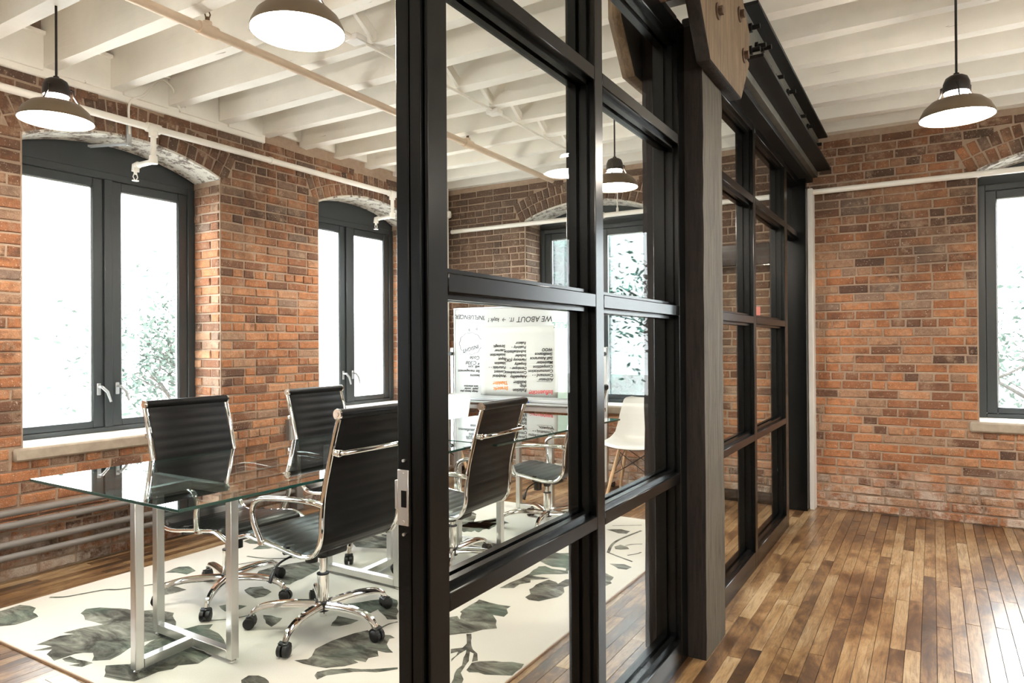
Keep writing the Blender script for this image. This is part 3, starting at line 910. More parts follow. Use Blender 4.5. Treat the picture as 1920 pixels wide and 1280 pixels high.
# ------------------------------------------------------------------ rug
RUGZ = .012
RG = thing('area_rug', 'cream rug with grey green watercolour leaf motifs under the tables', 'rug')
rx0, rx1, ry0, ry1 = -3.95, -1.405, 1.46, 4.87
B().box(rx0, rx1, ry0, ry1, .0015, RUGZ, .004).build('pile', M['rug'], RG)
b = B()
for a in ((rx0 - .004, ry0 - .004, rx1 + .004, ry0 + .002), (rx0 - .004, ry1 - .002, rx1 + .004, ry1 + .004), (rx0 - .004, ry0, rx0 + .002, ry1), (rx1 - .002, ry0, rx1 + .004, ry1)):
    b.box(a[0], a[2], a[1], a[3], .001, .009)
b.build('binding', M['rugedge'], RG, smooth=False)
def motif(pts, jag=True):
    """outline on the rug (x, y in metres), roughened a little"""
    r = random.Random(int(abs(pts[0][0]) * 1000)); out = []
    n = len(pts)
    for q in range(n):
        a, c = Vector(pts[q]), Vector(pts[(q + 1) % n])
        m = max(1, min(5, int((c - a).length / .035)))
        for k in range(m):
            p = a.lerp(c, k / m)
            if k and jag: p += Vector((r.uniform(-.006, .006), r.uniform(-.006, .006)))
            out.append((min(max(p.x, rx0 + .003), rx1 - .003), min(max(p.y, ry0 + .003), ry1 - .003), RUGZ + .0006))
    B().poly(out, [list(range(len(out)))]).build('leaf_motif', M['motif'], RG, smooth=False)
def pmotif(org, sc, pts):
    P = []
    for x, y in pts:
        g = ground(org[0] + x / sc, org[1] + y / sc, RUGZ); P.append((g.x, g.y))
    motif(P)
    return P
def stem(org, sc, pts, w_=.008, isworld=False):
    P = [Vector((*p, 0)) if isworld else ground(org[0] + p[0] / sc, org[1] + p[1] / sc, RUGZ) for p in pts]
    P = spline([(p.x, p.y, 0) for p in P], 4)
    l, rr = [], []
    for q, p in enumerate(P):
        t = (P[min(q + 1, len(P) - 1)] - P[max(q - 1, 0)]).normalized(); n = Vector((-t.y, t.x, 0)) * w_
        l.append(p + n); rr.append(p - n)
    V = [(min(max(p.x, rx0 + .003), rx1 - .003), min(max(p.y, ry0 + .003), ry1 - .003), RUGZ + .0008) for p in l + rr]
    m = len(P)
    B().poly(V, [[q, q + 1, m + q + 1, m + q] for q in range(m - 1)]).build('stem_motif', M['motif'], RG, smooth=False)
Z1 = ((0, 1040), 5.333); Z2 = ((200, 1060), 5.817); Z3 = ((440, 1060), 5.82); Z4 = ((420, 960), 5.818); Z5 = ((840, 1060), 5.817); Z6 = ((1120, 960), 5.333); Z8 = ((240, 960), 5.817)
leafs = []
for z_, pts in [
    (Z1, [(-60, 580), (120, 525), (200, 500), (300, 510), (360, 530), (330, 575), (385, 618), (300, 655), (150, 700), (-60, 722)]),
    (Z1, [(805, 585), (860, 540), (1000, 525), (1200, 535), (1400, 560), (1600, 550), (1740, 580), (1760, 700), (1700, 800), (1450, 870), (1300, 930), (1200, 1000), (1100, 1050), (920, 1060), (930, 980), (750, 990), (540, 1060), (465, 995), (520, 945), (325, 960), (520, 915), (360, 900), (500, 845), (600, 810), (740, 790), (630, 780), (800, 735), (1030, 695), (940, 670), (850, 650)]),
    (Z1, [(620, 1040), (700, 1015), (860, 1060), (930, 1080), (820, 1120), (680, 1105), (800, 1085), (650, 1065)]),
    (Z2, [(-10, 1090), (250, 1075), (500, 960), (880, 870), (1150, 985), (1000, 1070), (890, 1080), (780, 1090), (720, 1130), (560, 1160), (300, 1265), (130, 1250), (-30, 1215)]),
    (Z2, [(270, 995), (420, 870), (560, 790), (780, 700), (1000, 650), (1160, 640), (1120, 690), (1220, 740), (1280, 810), (1300, 890), (1220, 920), (1000, 850), (700, 880), (450, 960)]),
    (Z2, [(1225, 440), (1300, 425), (1400, 425), (1530, 440), (1400, 500), (1290, 500)]),
    (Z3, [(310, 540), (400, 545), (520, 575), (450, 640), (400, 670), (340, 630)]),
    (Z3, [(650, 1035), (800, 1020), (840, 990), (880, 910), (1000, 850), (1150, 790), (1300, 740), (1450, 705), (1520, 740), (1700, 760), (1750, 790), (1690, 800), (1660, 860), (1730, 950), (1650, 950), (1560, 930), (1570, 990), (1460, 1010), (1430, 1055), (1300, 1030), (1350, 1060), (1200, 1100), (1000, 1120), (850, 1095), (740, 1070)]),
    (Z3, [(870, 1200), (900, 1160), (1050, 1130), (1250, 1120), (1500, 1130), (1780, 1110), (1780, 1130), (1550, 1165), (1300, 1160), (1150, 1180), (1000, 1200), (900, 1245)]),
    (Z3, [(70, 1250), (150, 1200), (260, 1200), (370, 1260), (390, 1330), (80, 1330)]),
    (Z4, [(300, 720), (380, 640), (560, 590), (800, 550), (1000, 515), (1060, 560), (1040, 620), (900, 700), (720, 790), (560, 790), (450, 740)]),
    (Z4, [(220, 850), (280, 820), (420, 810), (520, 870), (440, 920), (340, 940), (270, 900)]),
    (Z4, [(1165, 1240), (1240, 1130), (1330, 1150), (1470, 1180), (1380, 1220), (1250, 1245)]),
    (Z4, [(1350, 1000), (1500, 980), (1700, 950), (1800, 920), (1890, 960), (1890, 1170), (1780, 1170), (1680, 1060), (1600, 1100), (1450, 1060)]),
    (Z4, [(210, 320), (330, 270), (440, 260), (620, 270), (560, 330), (640, 370), (480, 400), (310, 405), (420, 345), (280, 345)]),
    (Z4, [(1170, 400), (1300, 350), (1460, 310), (1400, 350), (1250, 390)]),
    (Z4, [(1380, 300), (1500, 270), (1700, 240), (1800, 150), (1840, 400), (1600, 390), (1440, 380)]),
    (Z8, [(400, 660), (560, 595), (660, 590), (740, 640), (640, 680), (520, 660)]),
    (Z8, [(330, 850), (480, 800), (640, 845), (490, 885), (380, 905)]),
    (Z5, [(30, 560), (100, 550), (130, 590), (150, 520), (130, 505), (340, 370), (460, 405), (550, 425), (685, 445), (640, 475), (655, 520), (610, 560), (490, 540), (530, 600), (535, 685), (380, 700), (250, 735), (130, 745), (-60, 765), (-80, 600)]),
    (Z5, [(200, 745), (255, 745), (255, 870), (320, 960), (325, 1040), (260, 1050), (280, 960), (240, 940), (230, 1000), (190, 1090), (140, 1170), (170, 1240), (150, 1290), (30, 1290), (70, 1180), (160, 1050), (200, 920), (130, 960), (35, 1050), (35, 1020), (110, 940), (30, 960), (30, 910), (160, 895), (205, 850)]),
    (Z5, [(200, 1140), (260, 1060), (340, 1045), (500, 1040), (700, 1050), (830, 1075), (800, 1120), (700, 1200), (550, 1195), (400, 1190), (330, 1165), (230, 1165)]),
    (Z5, [(840, 345), (900, 310), (885, 260), (1000, 190), (1100, 155), (1180, 180), (1200, 200), (1290, 150), (1320, 150), (1320, 220), (1260, 240), (1270, 290), (1200, 345), (1080, 370), (990, 390), (880, 375)]),
    (Z5, [(560, 245), (850, 110), (990, 10), (1060, 5), (1130, 35), (1310, 60), (1310, 90), (1200, 95), (1030, 95), (920, 110), (1110, 140), (900, 160), (900, 185), (780, 205), (720, 245)]),
    (Z6, [(120, 515), (170, 515), (270, 520), (345, 550), (290, 575), (210, 565), (170, 540)]),
    (Z6, [(170, 345), (230, 325), (300, 345), (320, 370), (240, 375), (180, 370)]),
    (Z6, [(40, 600), (75, 605), (165, 650), (130, 690), (145, 710), (80, 740), (30, 740)]),
]:
    leafs.append(pmotif(*z_, pts))
for z_, pts, w_ in [(Z1, [(495, 425), (650, 420), (850, 385), (1050, 350), (1200, 345), (1500, 300), (1760, 265)], .009), (Z2, [(1030, 600), (1200, 595), (1400, 575), (1620, 530)], .006),
                    (Z4, [(250, 480), (400, 500), (600, 505), (920, 490)], .008), (Z4, [(120, 575), (350, 540), (540, 518)], .006), (Z3, [(1580, 690), (1680, 640), (1780, 615)], .006),
                    (Z6, [(440, 185), (300, 240), (200, 285), (140, 335), (110, 400)], .010), (Z6, [(100, 400), (200, 440), (350, 495)], .008), (Z6, [(450, 318), (350, 322), (280, 335)], .006), (Z6, [(300, 432), (400, 415), (440, 400)], .006), (Z6, [(150, 135), (300, 133), (445, 130)], .006)]:
    stem(*z_, pts, w_)
# the same motifs repeat over the far half of the rug
for q, (src, dx, dy, ang, sc) in enumerate([(1, -.4, 1.9, .4, .8), (7, .2, 1.55, 1.2, .9), (19, -.9, 1.45, -.6, .8), (10, .1, 1.5, .3, 1.0), (13, -.4, 1.6, 2.0, 1.0), (7, -.7, 1.85, -.8, .8), (24, -.3, .7, .2, 1.2)]):
    P = [Vector(p) for p in leafs[src]]
    c = sum(P, Vector((0, 0))) / len(P)
    R2 = Matrix.Rotation(ang, 2)
    motif([tuple(c + Vector((dx, dy)) + R2 @ (p - c) * sc) for p in P])

# ------------------------------------------------------------------ glass tables
def make_table(label, cx, cy_, ln, rot, ends, wd=1.06):
    T = thing('glass_table', label, 'table', (cx, cy_, RUGZ + .001), rot, 'glass meeting tables')
    zt = .722
    g = B().box(-wd / 2, wd / 2, -ln / 2, ln / 2, zt, zt + .012, .0015, 0)
    for f in g.bm.faces:
        if abs(f.normal.z) < .5: f.material_index = 1
    g.bm.normal_update()
    for f in g.bm.faces: f.material_index = 0 if abs(f.normal.z) > .9 else 1
    g.build('glass_top', [M['tglass'], M['tedge']], T, smooth=False)
    s = .036
    for e in (-1, 1):
        (yb, yp), hw = ends[0 if e < 0 else 1], .262
        q = 1 if yp > yb else -1
        legs = [(-hw, yb), (hw, yb), (-.02 * e, yp)]
        for (x, y) in legs:
            lg = B().box(x - s / 2, x + s / 2, y - s / 2, y + s / 2, .016, zt - .002, .002).build('leg', M['satin'], T)
            B().lathe([(0, 0), (.014, 0), (.014, .007), (.006, .009), (.006, .018)], (x, y, .001), 12).build('levelling_foot', M['chrome'], lg)
        for z in (.016, zt - s - .002):
            B().box(-hw + s / 2, hw - s / 2, yb - s / 2, yb + s / 2, z, z + s, .002).build('cross_bar', M['satin'], T)
            B().bar((0, yb + q * s / 2, z + s / 2), (-.02 * e, yp - q * s / 2, z + s / 2), s, s).build('spine_bar', M['satin'], T)
    return T
make_table('glass table with steel T-frame legs, between the doorway and the first window', -2.70, 2.345, 1.80, -.022, ((-.50, -.755), (.50, .755)))
make_table('glass table with steel T-frame legs, the one nearest the whiteboard', -2.545, 4.055, 1.55, -.06, ((-.375, -.49), (.61, .70)))

# ------------------------------------------------------------------ office chairs
PROF = [(.275, .448), (.235, .462), (.15, .456), (.05, .444), (-.06, .428), (-.14, .424), (-.195, .438), (-.230, .478), (-.245, .53), (-.250, .61), (-.262, .70), (-.292, .82), (-.326, .94), (-.350, 1.015)]
def chair_profile():
    P = spline([(x, 0, z) for x, z in PROF], 12)
    S = [0]
    for a, b_ in zip(P, P[1:]): S.append(S[-1] + (b_ - a).length)
    return P, S
def upholstery(i0, i1, P, S, hw=.222):
    b = B(); rows = []
    for i in range(i0, i1 + 1):
        t = (P[min(i + 1, len(P) - 1)] - P[max(i - 1, 0)]).normalized()
        n = Vector((-t.z, 0, t.x))            # towards the sitter
        if n.dot(Vector((1, 0, 1))) < 0: n = -n
        rib = abs(math.sin(PI * S[i] / .050)) ** .45 * .0065
        rib2 = abs(math.sin(PI * S[i] / .050)) ** .45 * .004
        q = P[i]
        th = .006
        row = []
        for y, k in ((-hw, 0), (-hw + .012, .8), (0, 1), (hw - .012, .8), (hw, 0)):
            row.append(b.bm.verts.new(q + Vector((0, y, 0)) + n * (th * (k > 0) * .6 + rib * k)))
        for y, k in ((hw - .012, .8), (0, 1), (-hw + .012, .8)):
            row.append(b.bm.verts.new(q + Vector((0, y, 0)) - n * (th * .6 + rib2 * k)))
        rows.append(row)
    for a, c in zip(rows, rows[1:]):
        for k in range(8): b.bm.faces.new([a[k], a[(k + 1) % 8], c[(k + 1) % 8], c[k]])
    b.bm.faces.new(rows[0][::-1]); b.bm.faces.new(rows[-1])
    return b
def make_office_chair():
    C = thing('office_chair', None, 'chair')
    P, S = chair_profile()
    cut = 12 * 7
    upholstery(0, cut, P, S).build('seat', M['leatherseat'], C, True, 60)
    upholstery(cut, len(P) - 1, P, S).build('backrest', M['leather'], C, True, 60)
    tp, fr = P[-1], P[0]
    hr = B().cyl((tp.x, -.232, tp.z + .012), (tp.x, .232, tp.z + .012), .021, 16).build('head_roll', M['leather'], C)
    for s in (-1, 1): B().cyl((tp.x, s * .232, tp.z + .012), (tp.x, s * .242, tp.z + .012), .0225, 18).cyl((tp.x, s * .242, tp.z + .012), (tp.x, s * .2445, tp.z + .012), .010, 12).build('end_cap', M['chrome'], hr)
    B().cyl((fr.x - .004, -.224, fr.z - .006), (fr.x - .004, .224, fr.z - .006), .014, 12).build('front_roll', M['leatherseat'], C)
    for s in (-1, 1):
        path = [(.335, .432)] + PROF[1:]
        pp = spline([(x - .002, s * .235, z - .006) for x, z in path], 7)
        B().tube(pp, .0125, 10, True, .85).build('side_rail', M['chrome'], C)
        ar = spline([(-.262, s * .240, .648), (-.21, s * .262, .662), (-.08, s * .268, .660), (.06, s * .268, .648), (.125, s * .268, .628), (.150, s * .268, .588), (.140, s * .266, .53), (.115, s * .250, .45)], 6)
        ao = B().tube(ar, .0125, 10).build('armrest', M['chrome'], C)
        B().box(.10, .135, s * .240 - .014, s * .240 + .014, .432, .456, .004).build('arm_clamp', M['chrome'], ao)
    cb = B().tube([(-.322, -.235, .868), (-.34, -.225, .868), (-.352, -.19, .868), (-.356, 0, .868), (-.352, .19, .868), (-.34, .225, .868), (-.322, .235, .868)], .0125, 10, True, 1.0).build('back_bar', M['chrome'], C)
    for s in (-1, 1): B().box(-.352, -.318, s * .222 - .014, s * .222 + .014, .853, .883, .004).build('bar_clamp', M['chrome'], cb)
    # mechanism
    m = B().box(-.10, .09, -.06, .06, .362, .405, .012, 0, 2)
    m.tube(spline([(-.02, -.235, .428), (-.02, -.17, .418), (-.02, -.06, .392), (-.02, .06, .392), (-.02, .17, .418), (-.02, .235, .428)], 5), .014, 8, True, 1.5)
    m.build('seat_mechanism', M['rubber'], C)
    B().cyl((.075, 0, .365), (.075, 0, .302), .029, 18).build('tension_knob', M['rubber'], C)
    lv = B().tube(spline([(.0, .05, .385), (.02, .15, .378), (.03, .22, .360), (.035, .245, .325)], 4), .005, 8)
    lv.tube([(.035, .243, .335), (.038, .255, .31), (.04, .262, .285)], [.008, .014, .012], 8, True, .5)
    lv.build('height_lever', M['rubber'], C)
    B().cyl((0, 0, .225), (0, 0, .345), .0145, 16).build('gas_rod', M['chrome'], C)
    B().lathe([(0, .372), (.022, .372), (.026, .345), (.022, .335), (0, .335)], n=18).build('rod_collar', M['rubber'], C)
    B().lathe([(.018, .240), (.026, .240), (.0265, .105), (.018, .105)], n=24).build('gas_sleeve', M['chrome'], C)
    B().lathe([(0, .244), (.028, .244), (.028, .238), (0, .238)], n=20).build('sleeve_ring', M['rubber'], C)
    B().lathe([(0, .118), (.034, .118), (.036, .108), (.030, .072), (.0, .072)], n=20).build('hub', M['rubber'], C)
    B().lathe([(0, .075), (.016, .075), (.016, .046), (0, .046)], n=16).build('hub_stub', M['chrome'], C)
    for q in range(5):
        a = 2 * PI * q / 5 + .28
        c, s = math.cos(a), math.sin(a)
        lg = B()
        path = spline([(.026, 0, .100), (.10, 0, .107), (.19, 0, .109), (.262, 0, .101), (.304, 0, .083), (.321, 0, .058)], 4)
        rings = []
        for k, p in enumerate(path):
            f = k / (len(path) - 1)
            wd, ht = .017 - .006 * f, .017 - .007 * f
            t = (path[min(k + 1, len(path) - 1)] - path[max(k - 1, 0)]).normalized(); n = Vector((-t.z, 0, t.x))
            rings.append([lg.bm.verts.new(p + Vector((0, sy * wd * wk, 0)) + n * sz * ht) for sy, sz, wk in ((-1, -1, 1), (1, -1, 1), (1, .3, 1), (.5, 1, 1), (-.5, 1, 1), (-1, .3, 1))])
        for x, y in zip(rings, rings[1:]):
            for k in range(6): lg.bm.faces.new([x[k], x[(k + 1) % 6], y[(k + 1) % 6], y[k]])
        lg.bm.faces.new(rings[0][::-1]); lg.bm.faces.new(rings[-1])
        lo = lg.build('star_leg', M['chrome'], C, True, 50)
        lo.rotation_euler = (0, 0, a)
        w_ = B()
        cx = .329
        for sy in (-1, 1): w_.tube([(cx, sy * .005, .0265), (cx, sy * .010, .0265), (cx, sy * .021, .0265), (cx, sy * .025, .0265)], [.0255, .0265, .0265, .021], 18)
        w_.box(cx - .022, cx + .012, -.005, .005, .020, .056, .003)
        w_.prism([(cx - .028, .030), (cx - .024, .050), (cx - .008, .062), (cx + .012, .056)], 'y', -.022, .022)
        w_.build('caster', M['rubber'], lo, True, 40)
    return C
chair0 = make_office_chair()
spots = [(-3.115, 2.315, -.03, 'black ribbed leather chair with its back to the first window'),
         (-3.14, 3.27, .02, 'black ribbed leather chair with its back to the bare brick pier'),
         (-2.405, 2.29, PI - .02, 'black ribbed leather chair seen from behind, tucked in beside the door jamb'),
         (-2.385, 3.27, PI + .03, 'black ribbed leather chair seen from behind through the partition glass, at the table joint'),
         (-2.335, 4.335, PI + .01, 'black ribbed leather chair on the column side of the table nearest the whiteboard')]
for q, (x, y, a, lab) in enumerate(spots):
    o = chair0 if q == 0 else copy_tree(chair0)
    o.location = (x, y, RUGZ + .0015); o.rotation_euler = (0, 0, a)
    for ch in o.children:                 # each gas lift stands at its own height
        if ch.name.startswith('star_leg'): ch.rotation_euler.z += math.radians((18, 15, 212, 226, 209)[q]) - a - .28
        if ch.name.split('.')[0] not in ('star_leg', 'hub', 'hub_stub', 'gas_sleeve', 'sleeve_ring', 'gas_rod'): ch.location.z = -(.040, .035, .020, .068, .05)[q]
    tag(o, lab, 'chair', 'black office chairs around the tables')

# ------------------------------------------------------------------ white shell chairs
def make_shell_chair():
    C = thing('shell_chair', None, 'chair')
    pr_ = spline([(.225, 0, .430), (.20, 0, .446), (.10, 0, .440), (0, 0, .428), (-.10, 0, .432), (-.165, 0, .475), (-.195, 0, .56), (-.22, 0, .68), (-.245, 0, .79), (-.255, 0, .825)], 5)
    n = len(pr_); m = 16; b = B(); top, bot = [], []
    for i, p in enumerate(pr_):
        f = i / (n - 1)
        hw = .225 + .012 * math.sin(PI * min(f * 2, 1)) - (.075 * max(0, (f - .55) / .45) ** 1.6)
        if f > .9: hw *= math.sqrt(max(1 - ((f - .9) / .11) ** 2, .05)) * .5 + .5
        if f < .06: hw *= .86 + .14 * f / .06
        t = (pr_[min(i + 1, n - 1)] - pr_[max(i - 1, 0)]).normalized(); nn = Vector((-t.z, 0, t.x))
        if nn.dot(Vector((1, 0, 1))) < 0: nn = -nn
        ra, rb = [], []
        lift = .035 + .055 * math.exp(-((f - .5) / .22) ** 2)
        for k in range(m + 1):
            u = -1 + 2 * k / m
            q = p + Vector((0, hw * u, 0)) + nn * lift * abs(u) ** 2.6
            ra.append(b.bm.verts.new(q + nn * .003)); rb.append(b.bm.verts.new(q - nn * .003))
        top.append(ra); bot.append(rb)
    for G in (top, bot):
        for i in range(n - 1):
            for k in range(m): b.bm.faces.new([G[i][k], G[i][k + 1], G[i + 1][k + 1], G[i + 1][k]])
    for i in range(n - 1):
        for k in (0, m): b.bm.faces.new([top[i][k], top[i + 1][k], bot[i + 1][k], bot[i][k]])
    for i in (0, n - 1):
        for k in range(m): b.bm.faces.new([top[i][k], top[i][k + 1], bot[i][k + 1], bot[i][k]])
    b.build('shell', M['shell'], C, True, 60)
    J = []
    for sx, sy in ((1, 1), (1, -1), (-1, 1), (-1, -1)):
        t0, t1 = Vector((sx * .10 + .01, sy * .12, .415)), Vector((sx * .20 + .0, sy * .215, .0))
        B().tube([t0, t0.lerp(t1, .5), t1], [.0125, .0155, .010], 12).build('leg', M['wood'], C)
        J.append((t0, t1))
    w_ = B()
    for a, c in ((0, 1), (2, 3), (0, 2), (1, 3)):
        w_.cyl(J[a][0].lerp(J[a][1], .05), J[c][0].lerp(J[c][1], .52), .0035, 6); w_.cyl(J[c][0].lerp(J[c][1], .05), J[a][0].lerp(J[a][1], .52), .0035, 6)
    w_.build('cross_brace', M['wire'], C)
    sp_ = B()
    for sx, sy in ((1, 1), (1, -1), (-1, 1), (-1, -1)): sp_.cyl((sx * .10 + .01, sy * .12, .405), (sx * .07, sy * .085, .432), .006, 6)
    sp_.build('mount', M['wire'], C)
    return C
sh0 = make_shell_chair()
for q, (x, y, a, lab) in enumerate([(-2.15, 5.60, math.radians(275), 'white plastic shell chair with beech legs under the far window'), (-3.93, 5.22, -PI / 2 - .3, 'white plastic shell chair in front of the whiteboard, half hidden by the tables')]):
    o = sh0 if q == 0 else copy_tree(sh0)
    o.location = (x, y, 0); o.rotation_euler = (0, 0, a)
    tag(o, lab, 'chair', 'white shell chairs')

# ------------------------------------------------------------------ whiteboard, flipped upside down on its stand
WBY = 5.72
WB = thing('whiteboard', 'rolling whiteboard on a steel stand, its writing turned upside down', 'whiteboard', (-3.305, WBY, 0))
bx0, bx1, bz0, bz1 = -.815, .79, .772, 1.655
bd = B().box(bx0, bx1, -.008, .012, bz0, bz1, .002).build('writing_surface', M['board'], WB)
fb = B()
for a in ((bx0 - .012, bx1 + .012, bz1 - .004, bz1 + .012), (bx0 - .012, bx1 + .012, bz0 - .022, bz0 + .004), (bx0 - .012, bx0 + .004, bz0, bz1), (bx1 - .004, bx1 + .012, bz0, bz1)):
    fb.box(a[0], a[1], -.014, .016, a[2], a[3], .003)
fb.build('board_frame', M['alum'], WB)
B().box(bx0 + .05, bx1 - .03, -.085, -.012, bz0 - .042, bz0 - .026, .003).build('pen_tray', M['alum'], WB)
B().box(bx0, bx1, -.02, .02, bz0 - .105, bz0 - .060, .004).build('lower_rail', M['satin'], WB)
for x in (bx0 - .035, bx1 + .03):
    po = B().box(x - .018, x + .018, -.018, .018, .07, 1.27, .004).build('post', M['satin'], WB)
    B().cyl((x, -.02, 1.21), (x, -.05, 1.21), .02, 14).build('pivot_knob', M['rubber'], po)
    ft = B().box(x - .02, x + .02, -.20, .18, .055, .085, .004).build('foot', M['satin'], WB)
    for y in (-.17, .15):
        B().tube([(x - .012, y, .028), (x + .012, y, .028)], .027, 16).cyl((x, y, .03), (x, y, .058), .006, 8).build('caster', M['rubber'], ft)
B().box(bx0, bx1, -.015, .015, .17, .20, .003).build('lower_rail', M['satin'], WB)

def writing(name, body, x, z, size, mat, parent, y=-.0095, ang=0.0, spacing=1.0, shear=.18, align='LEFT'):
    """marker writing lying on a surface that faces -Y, turned upside down: x, z give the start of the first line"""
    cu = bpy.data.curves.new(name, 'FONT')
    cu.body, cu.size, cu.align_x, cu.shear, cu.space_line = body, size, align, shear, spacing
    cu.resolution_u = 3; cu.extrude = .0003; cu.offset = .0010
    cu.materials.append(mat)
    tmp = bpy.data.objects.new(name, cu); COL.objects.link(tmp)
    me = bpy.data.meshes.new_from_object(tmp.evaluated_get(bpy.context.evaluated_depsgraph_get()))
    bpy.data.objects.remove(tmp, do_unlink=True)
    o = link(name, me, parent, (x, y, z))
    o.rotation_euler = (PI / 2, PI + ang, 0)
    return o
# heading and side notes written straight on the board
writing('writing', 'WE ABOUT', .300, 1.560, .074, M['ink'], WB)
writing('writing', 'IT.  →  kayk !', -.115, 1.555, .054, M['ink'], WB)
writing('writing', "'INFLUENCERS'", -.445, 1.580, .060, M['ink'], WB, ang=.06)
writing('writing', '* C:30#\nCode', -.515, 1.135, .052, M['ink'], WB, spacing=.95)
writing('writing', 'lessons\nlist management\nwill  join', -.515, 1.005, .040, M['ink'], WB, spacing=1.1)
writing('writing', 'design lesson plan\npaper  works\nsave attention', -.535, .845, .030, M['ink'], WB, spacing=.85)
writing('writing', 'INSIGHT', -.53, 1.30, .052, M['ink'], WB, ang=-.25)
cl = []
for q in range(61):
    a = 2 * PI * q / 60
    rr = 1 + .09 * abs(math.sin(a * 5.5)) - .04
    cl.append((-.625 + .130 * rr * math.cos(a), -.0095, 1.31 + .105 * rr * math.sin(a)))
B().tube(cl[:-1], .0018, 5, closed=True).build('cloud_drawing', M['ink'], WB)
for x, z in ((-.64, 1.445), (-.55, 1.455)):
    st = [(x + .016 * math.sin(4 * PI * q / 5 + .3), -.0095, z + .016 * math.cos(4 * PI * q / 5 + .3)) for q in range(5)]
    B().tube(st, .0013, 5, closed=True).build('star_drawing', M['ink'], WB)
PP = thing('flip_chart_sheet', 'large white paper sheet of listed words taped to the whiteboard', 'paper', (-3.305, WBY, 0))
def sheet():
    b = B(); n, m = 18, 10
    V = []
    for i in range(m + 1):
        for k in range(n + 1):
            u, v = k / n, i / m
            x, z = -.49 + .835 * u, .805 + .665 * v
            curl = .022 * math.exp(-u / .035) * (.4 + .6 * math.exp(-v / .12) + .6 * math.exp(-(1 - v) / .12)) + .006 * math.exp(-(1 - v) / .05)
            V.append((x, -.0105 - curl - .0012 * math.sin(9 * u + 4 * v), z))
    F = [[i * (n + 1) + k, i * (n + 1) + k + 1, (i + 1) * (n + 1) + k + 1, (i + 1) * (n + 1) + k] for i in range(m) for k in range(n)]
    return b.poly(V, F)
so = sheet().build('paper', M['paper'], PP)
sm = so.modifiers.new('thickness', 'SOLIDIFY'); sm.thickness = .0006
yy = -.0135
writing('writing', 'Influencing', .300, .875, .060, M['redink'], PP, yy, -.06)
B().box(.13, .285, yy - .0004, yy, .950, .953).build('rule', M['ink'], PP, smooth=False)
writing('writing', 'Activator\nCommand - -\nCommunication\nCompetition\nMaximizer\nSelf Assurance\nSignificance\nWOO', .305, .985, .041, M['ink'], PP, yy, -.03, .97)
writing('writing', 'Relation\nship\nbuilding', .020, .880, .046, M['ink'], PP, yy, -.03, .82)
B().box(-.105, .015, yy - .0004, yy, .992, .995).build('rule', M['ink'], PP, smooth=False)
writing('writing', 'Adaptability\nConnectedness\nDeveloper -\nEmpathy\nHarmony (OK)\nIncluder\nIndividualization\nPositivity -\nRelator', .022, 1.005, .038, M['ink'], PP, yy, -.02, 1.05)
writing('writing', 'Strategic\nThinking', -.185, .895, .049, M['orangeink'], PP, yy, -.08, 1.1)
B().box(-.345, -.20, yy - .0004, yy, .990, .993).build('rule', M['ink'], PP, smooth=False)
writing('writing', 'Analytical\nContext\nFuturistic - -\nIdeation\nInput\nIntellection\nLearner\nStrategic', -.210, 1.008, .039, M['ink'], PP, yy, -.02, 1.05)
P2 = thing('flip_chart_sheet', 'narrow paper sheet in the green of a glass reflection, overlapping the right side of the whiteboard', 'paper', (-3.305, WBY, 0))
B().box(.35, .66, -.0155, -.0145, .80, 1.652).build('paper', plain('green_reflection_paper', (.36, .47, .40), .6), P2, smooth=False)  # green window reflection in the partition glass, painted as the sheet's tint
writing('writing', 'FULL', .46, 1.50, .075, plain('green_marker_ink', (.05, .22, .12), .6), P2, -.0160)
MK = thing('marker_clip', 'blue marker with dark cap standing on the whiteboard tray', 'marker', (-3.29, WBY - .055, bz0 - .0255))
B().box(-.045, .045, -.012, .012, .0, .018, .003).build('eraser_body', M['blue'], MK)
B().cyl((-.01, 0, .018), (-.01, 0, .040), .010, 12).build('cap', M['rubber'], MK)
B().box(-.03, .015, -.034, -.031, -.05, .012, .002).build('clip_tab', M['blue'], MK)

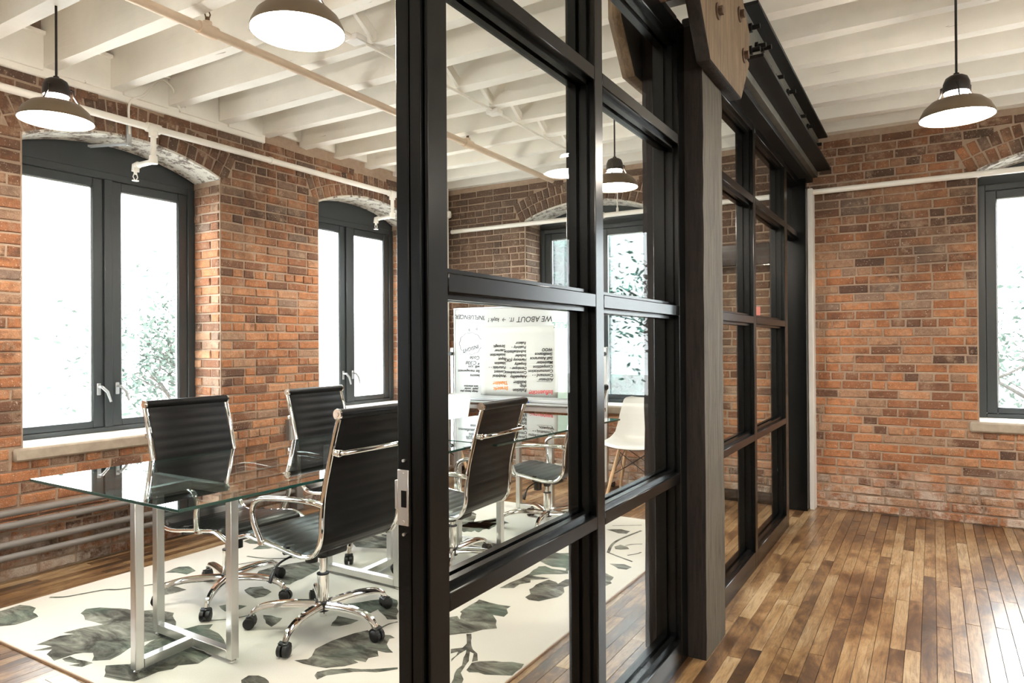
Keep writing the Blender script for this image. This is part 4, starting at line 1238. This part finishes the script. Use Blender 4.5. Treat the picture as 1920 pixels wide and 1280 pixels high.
# ------------------------------------------------------------------ outside: paving, pale building, trees
GR = tag(B().box(-40, 40, -40, 40, -.75, -.60).build('ground', M['earth'], None, smooth=False), 'pale paved ground outside the windows', None, None, 'structure')
def tree(name, label, loc, h, spread, nl, leaf, seed, size=.10):
    r = random.Random(seed)
    T = thing(name, label, 'tree', loc, 0, 'trees outside the windows')
    tr = B(); tips = []
    def limb(p, d, ln, rad, lev):
        pts = [p]; q = p.copy(); dd = d.copy()
        for k in range(4):
            dd = (dd + Vector((r.uniform(-.18, .18), r.uniform(-.18, .18), r.uniform(-.05, .12)))).normalized()
            q = q + dd * ln / 4; pts.append(q.copy())
        tr.tube(pts, [rad * (1 - .13 * k) for k in range(5)], 7)
        tips.extend(pts[2:])
        if lev > 0:
            for k in range(4 if lev > 1 else 3):
                a = r.uniform(0, 2 * PI); e = r.uniform(.1, .9)
                limb(pts[r.choice((2, 3, 4))], Vector((math.cos(a), math.sin(a), e)).normalized(), ln * r.uniform(.5, .75), rad * .5, lev - 1)
    limb(Vector((0, 0, 0)), Vector((0, 0, 1)), h * .36, .09 * h / 5, 3)
    tr.build('trunk', M['bark'], T)
    V, F = [], []
    for k in range(nl):
        c = r.choice(tips) + Vector((r.gauss(0, spread), r.gauss(0, spread), r.gauss(0, spread * .8)))
        a, e, s = r.uniform(0, 2 * PI), r.uniform(-.9, .9), size * r.uniform(.5, 1.2)
        u = Vector((math.cos(a) * math.cos(e), math.sin(a) * math.cos(e), math.sin(e)))
        v = u.cross(Vector((r.uniform(-1, 1), r.uniform(-1, 1), r.uniform(-1, 1)))).normalized() * .42
        i = len(V)
        V += [c - u * s * .5, c + v * s * .5, c + u * s * .5, c - v * s * .5]
        F.append((i, i + 1, i + 2, i + 3))
    me = bpy.data.meshes.new('foliage'); me.from_pydata([tuple(v) for v in V], [], F); me.materials.append(leaf)
    tag(link('foliage', me, T), kind='stuff')
    return T
tree('garden_tree', 'teal green leafy tree seen in the window beside the whiteboard', (-3.9, 8.9, -.6), 5.6, .40, 20000, M['leafa'], 3, .21)
tree('garden_tree', 'taller teal green tree further back in the whiteboard window', (-7.2, 13.4, -.6), 8.0, .6, 14000, M['leafa'], 8, .30)
tree('garden_tree', 'fresh green tree by the column side of the whiteboard window', (-3.6, 13.2, -.6), 7.0, .5, 14000, M['leafb'], 14, .28)
tree('garden_tree', 'pale sparse tree seen in the side room window', (1.75, 12.5, -.6), 5.0, .5, 2600, M['leafc'], 21, .13)
tree('garden_tree', 'pale tree seen through the first arched window', (-9.6, 6.5, -.6), 4.0, .5, 3000, M['leafc'], 33, .12)
tree('garden_tree', 'green tree outside the right plaster wall', (6.0, 3.4, -.6), 5.0, .6, 6000, M['leafb'], 41, .15)
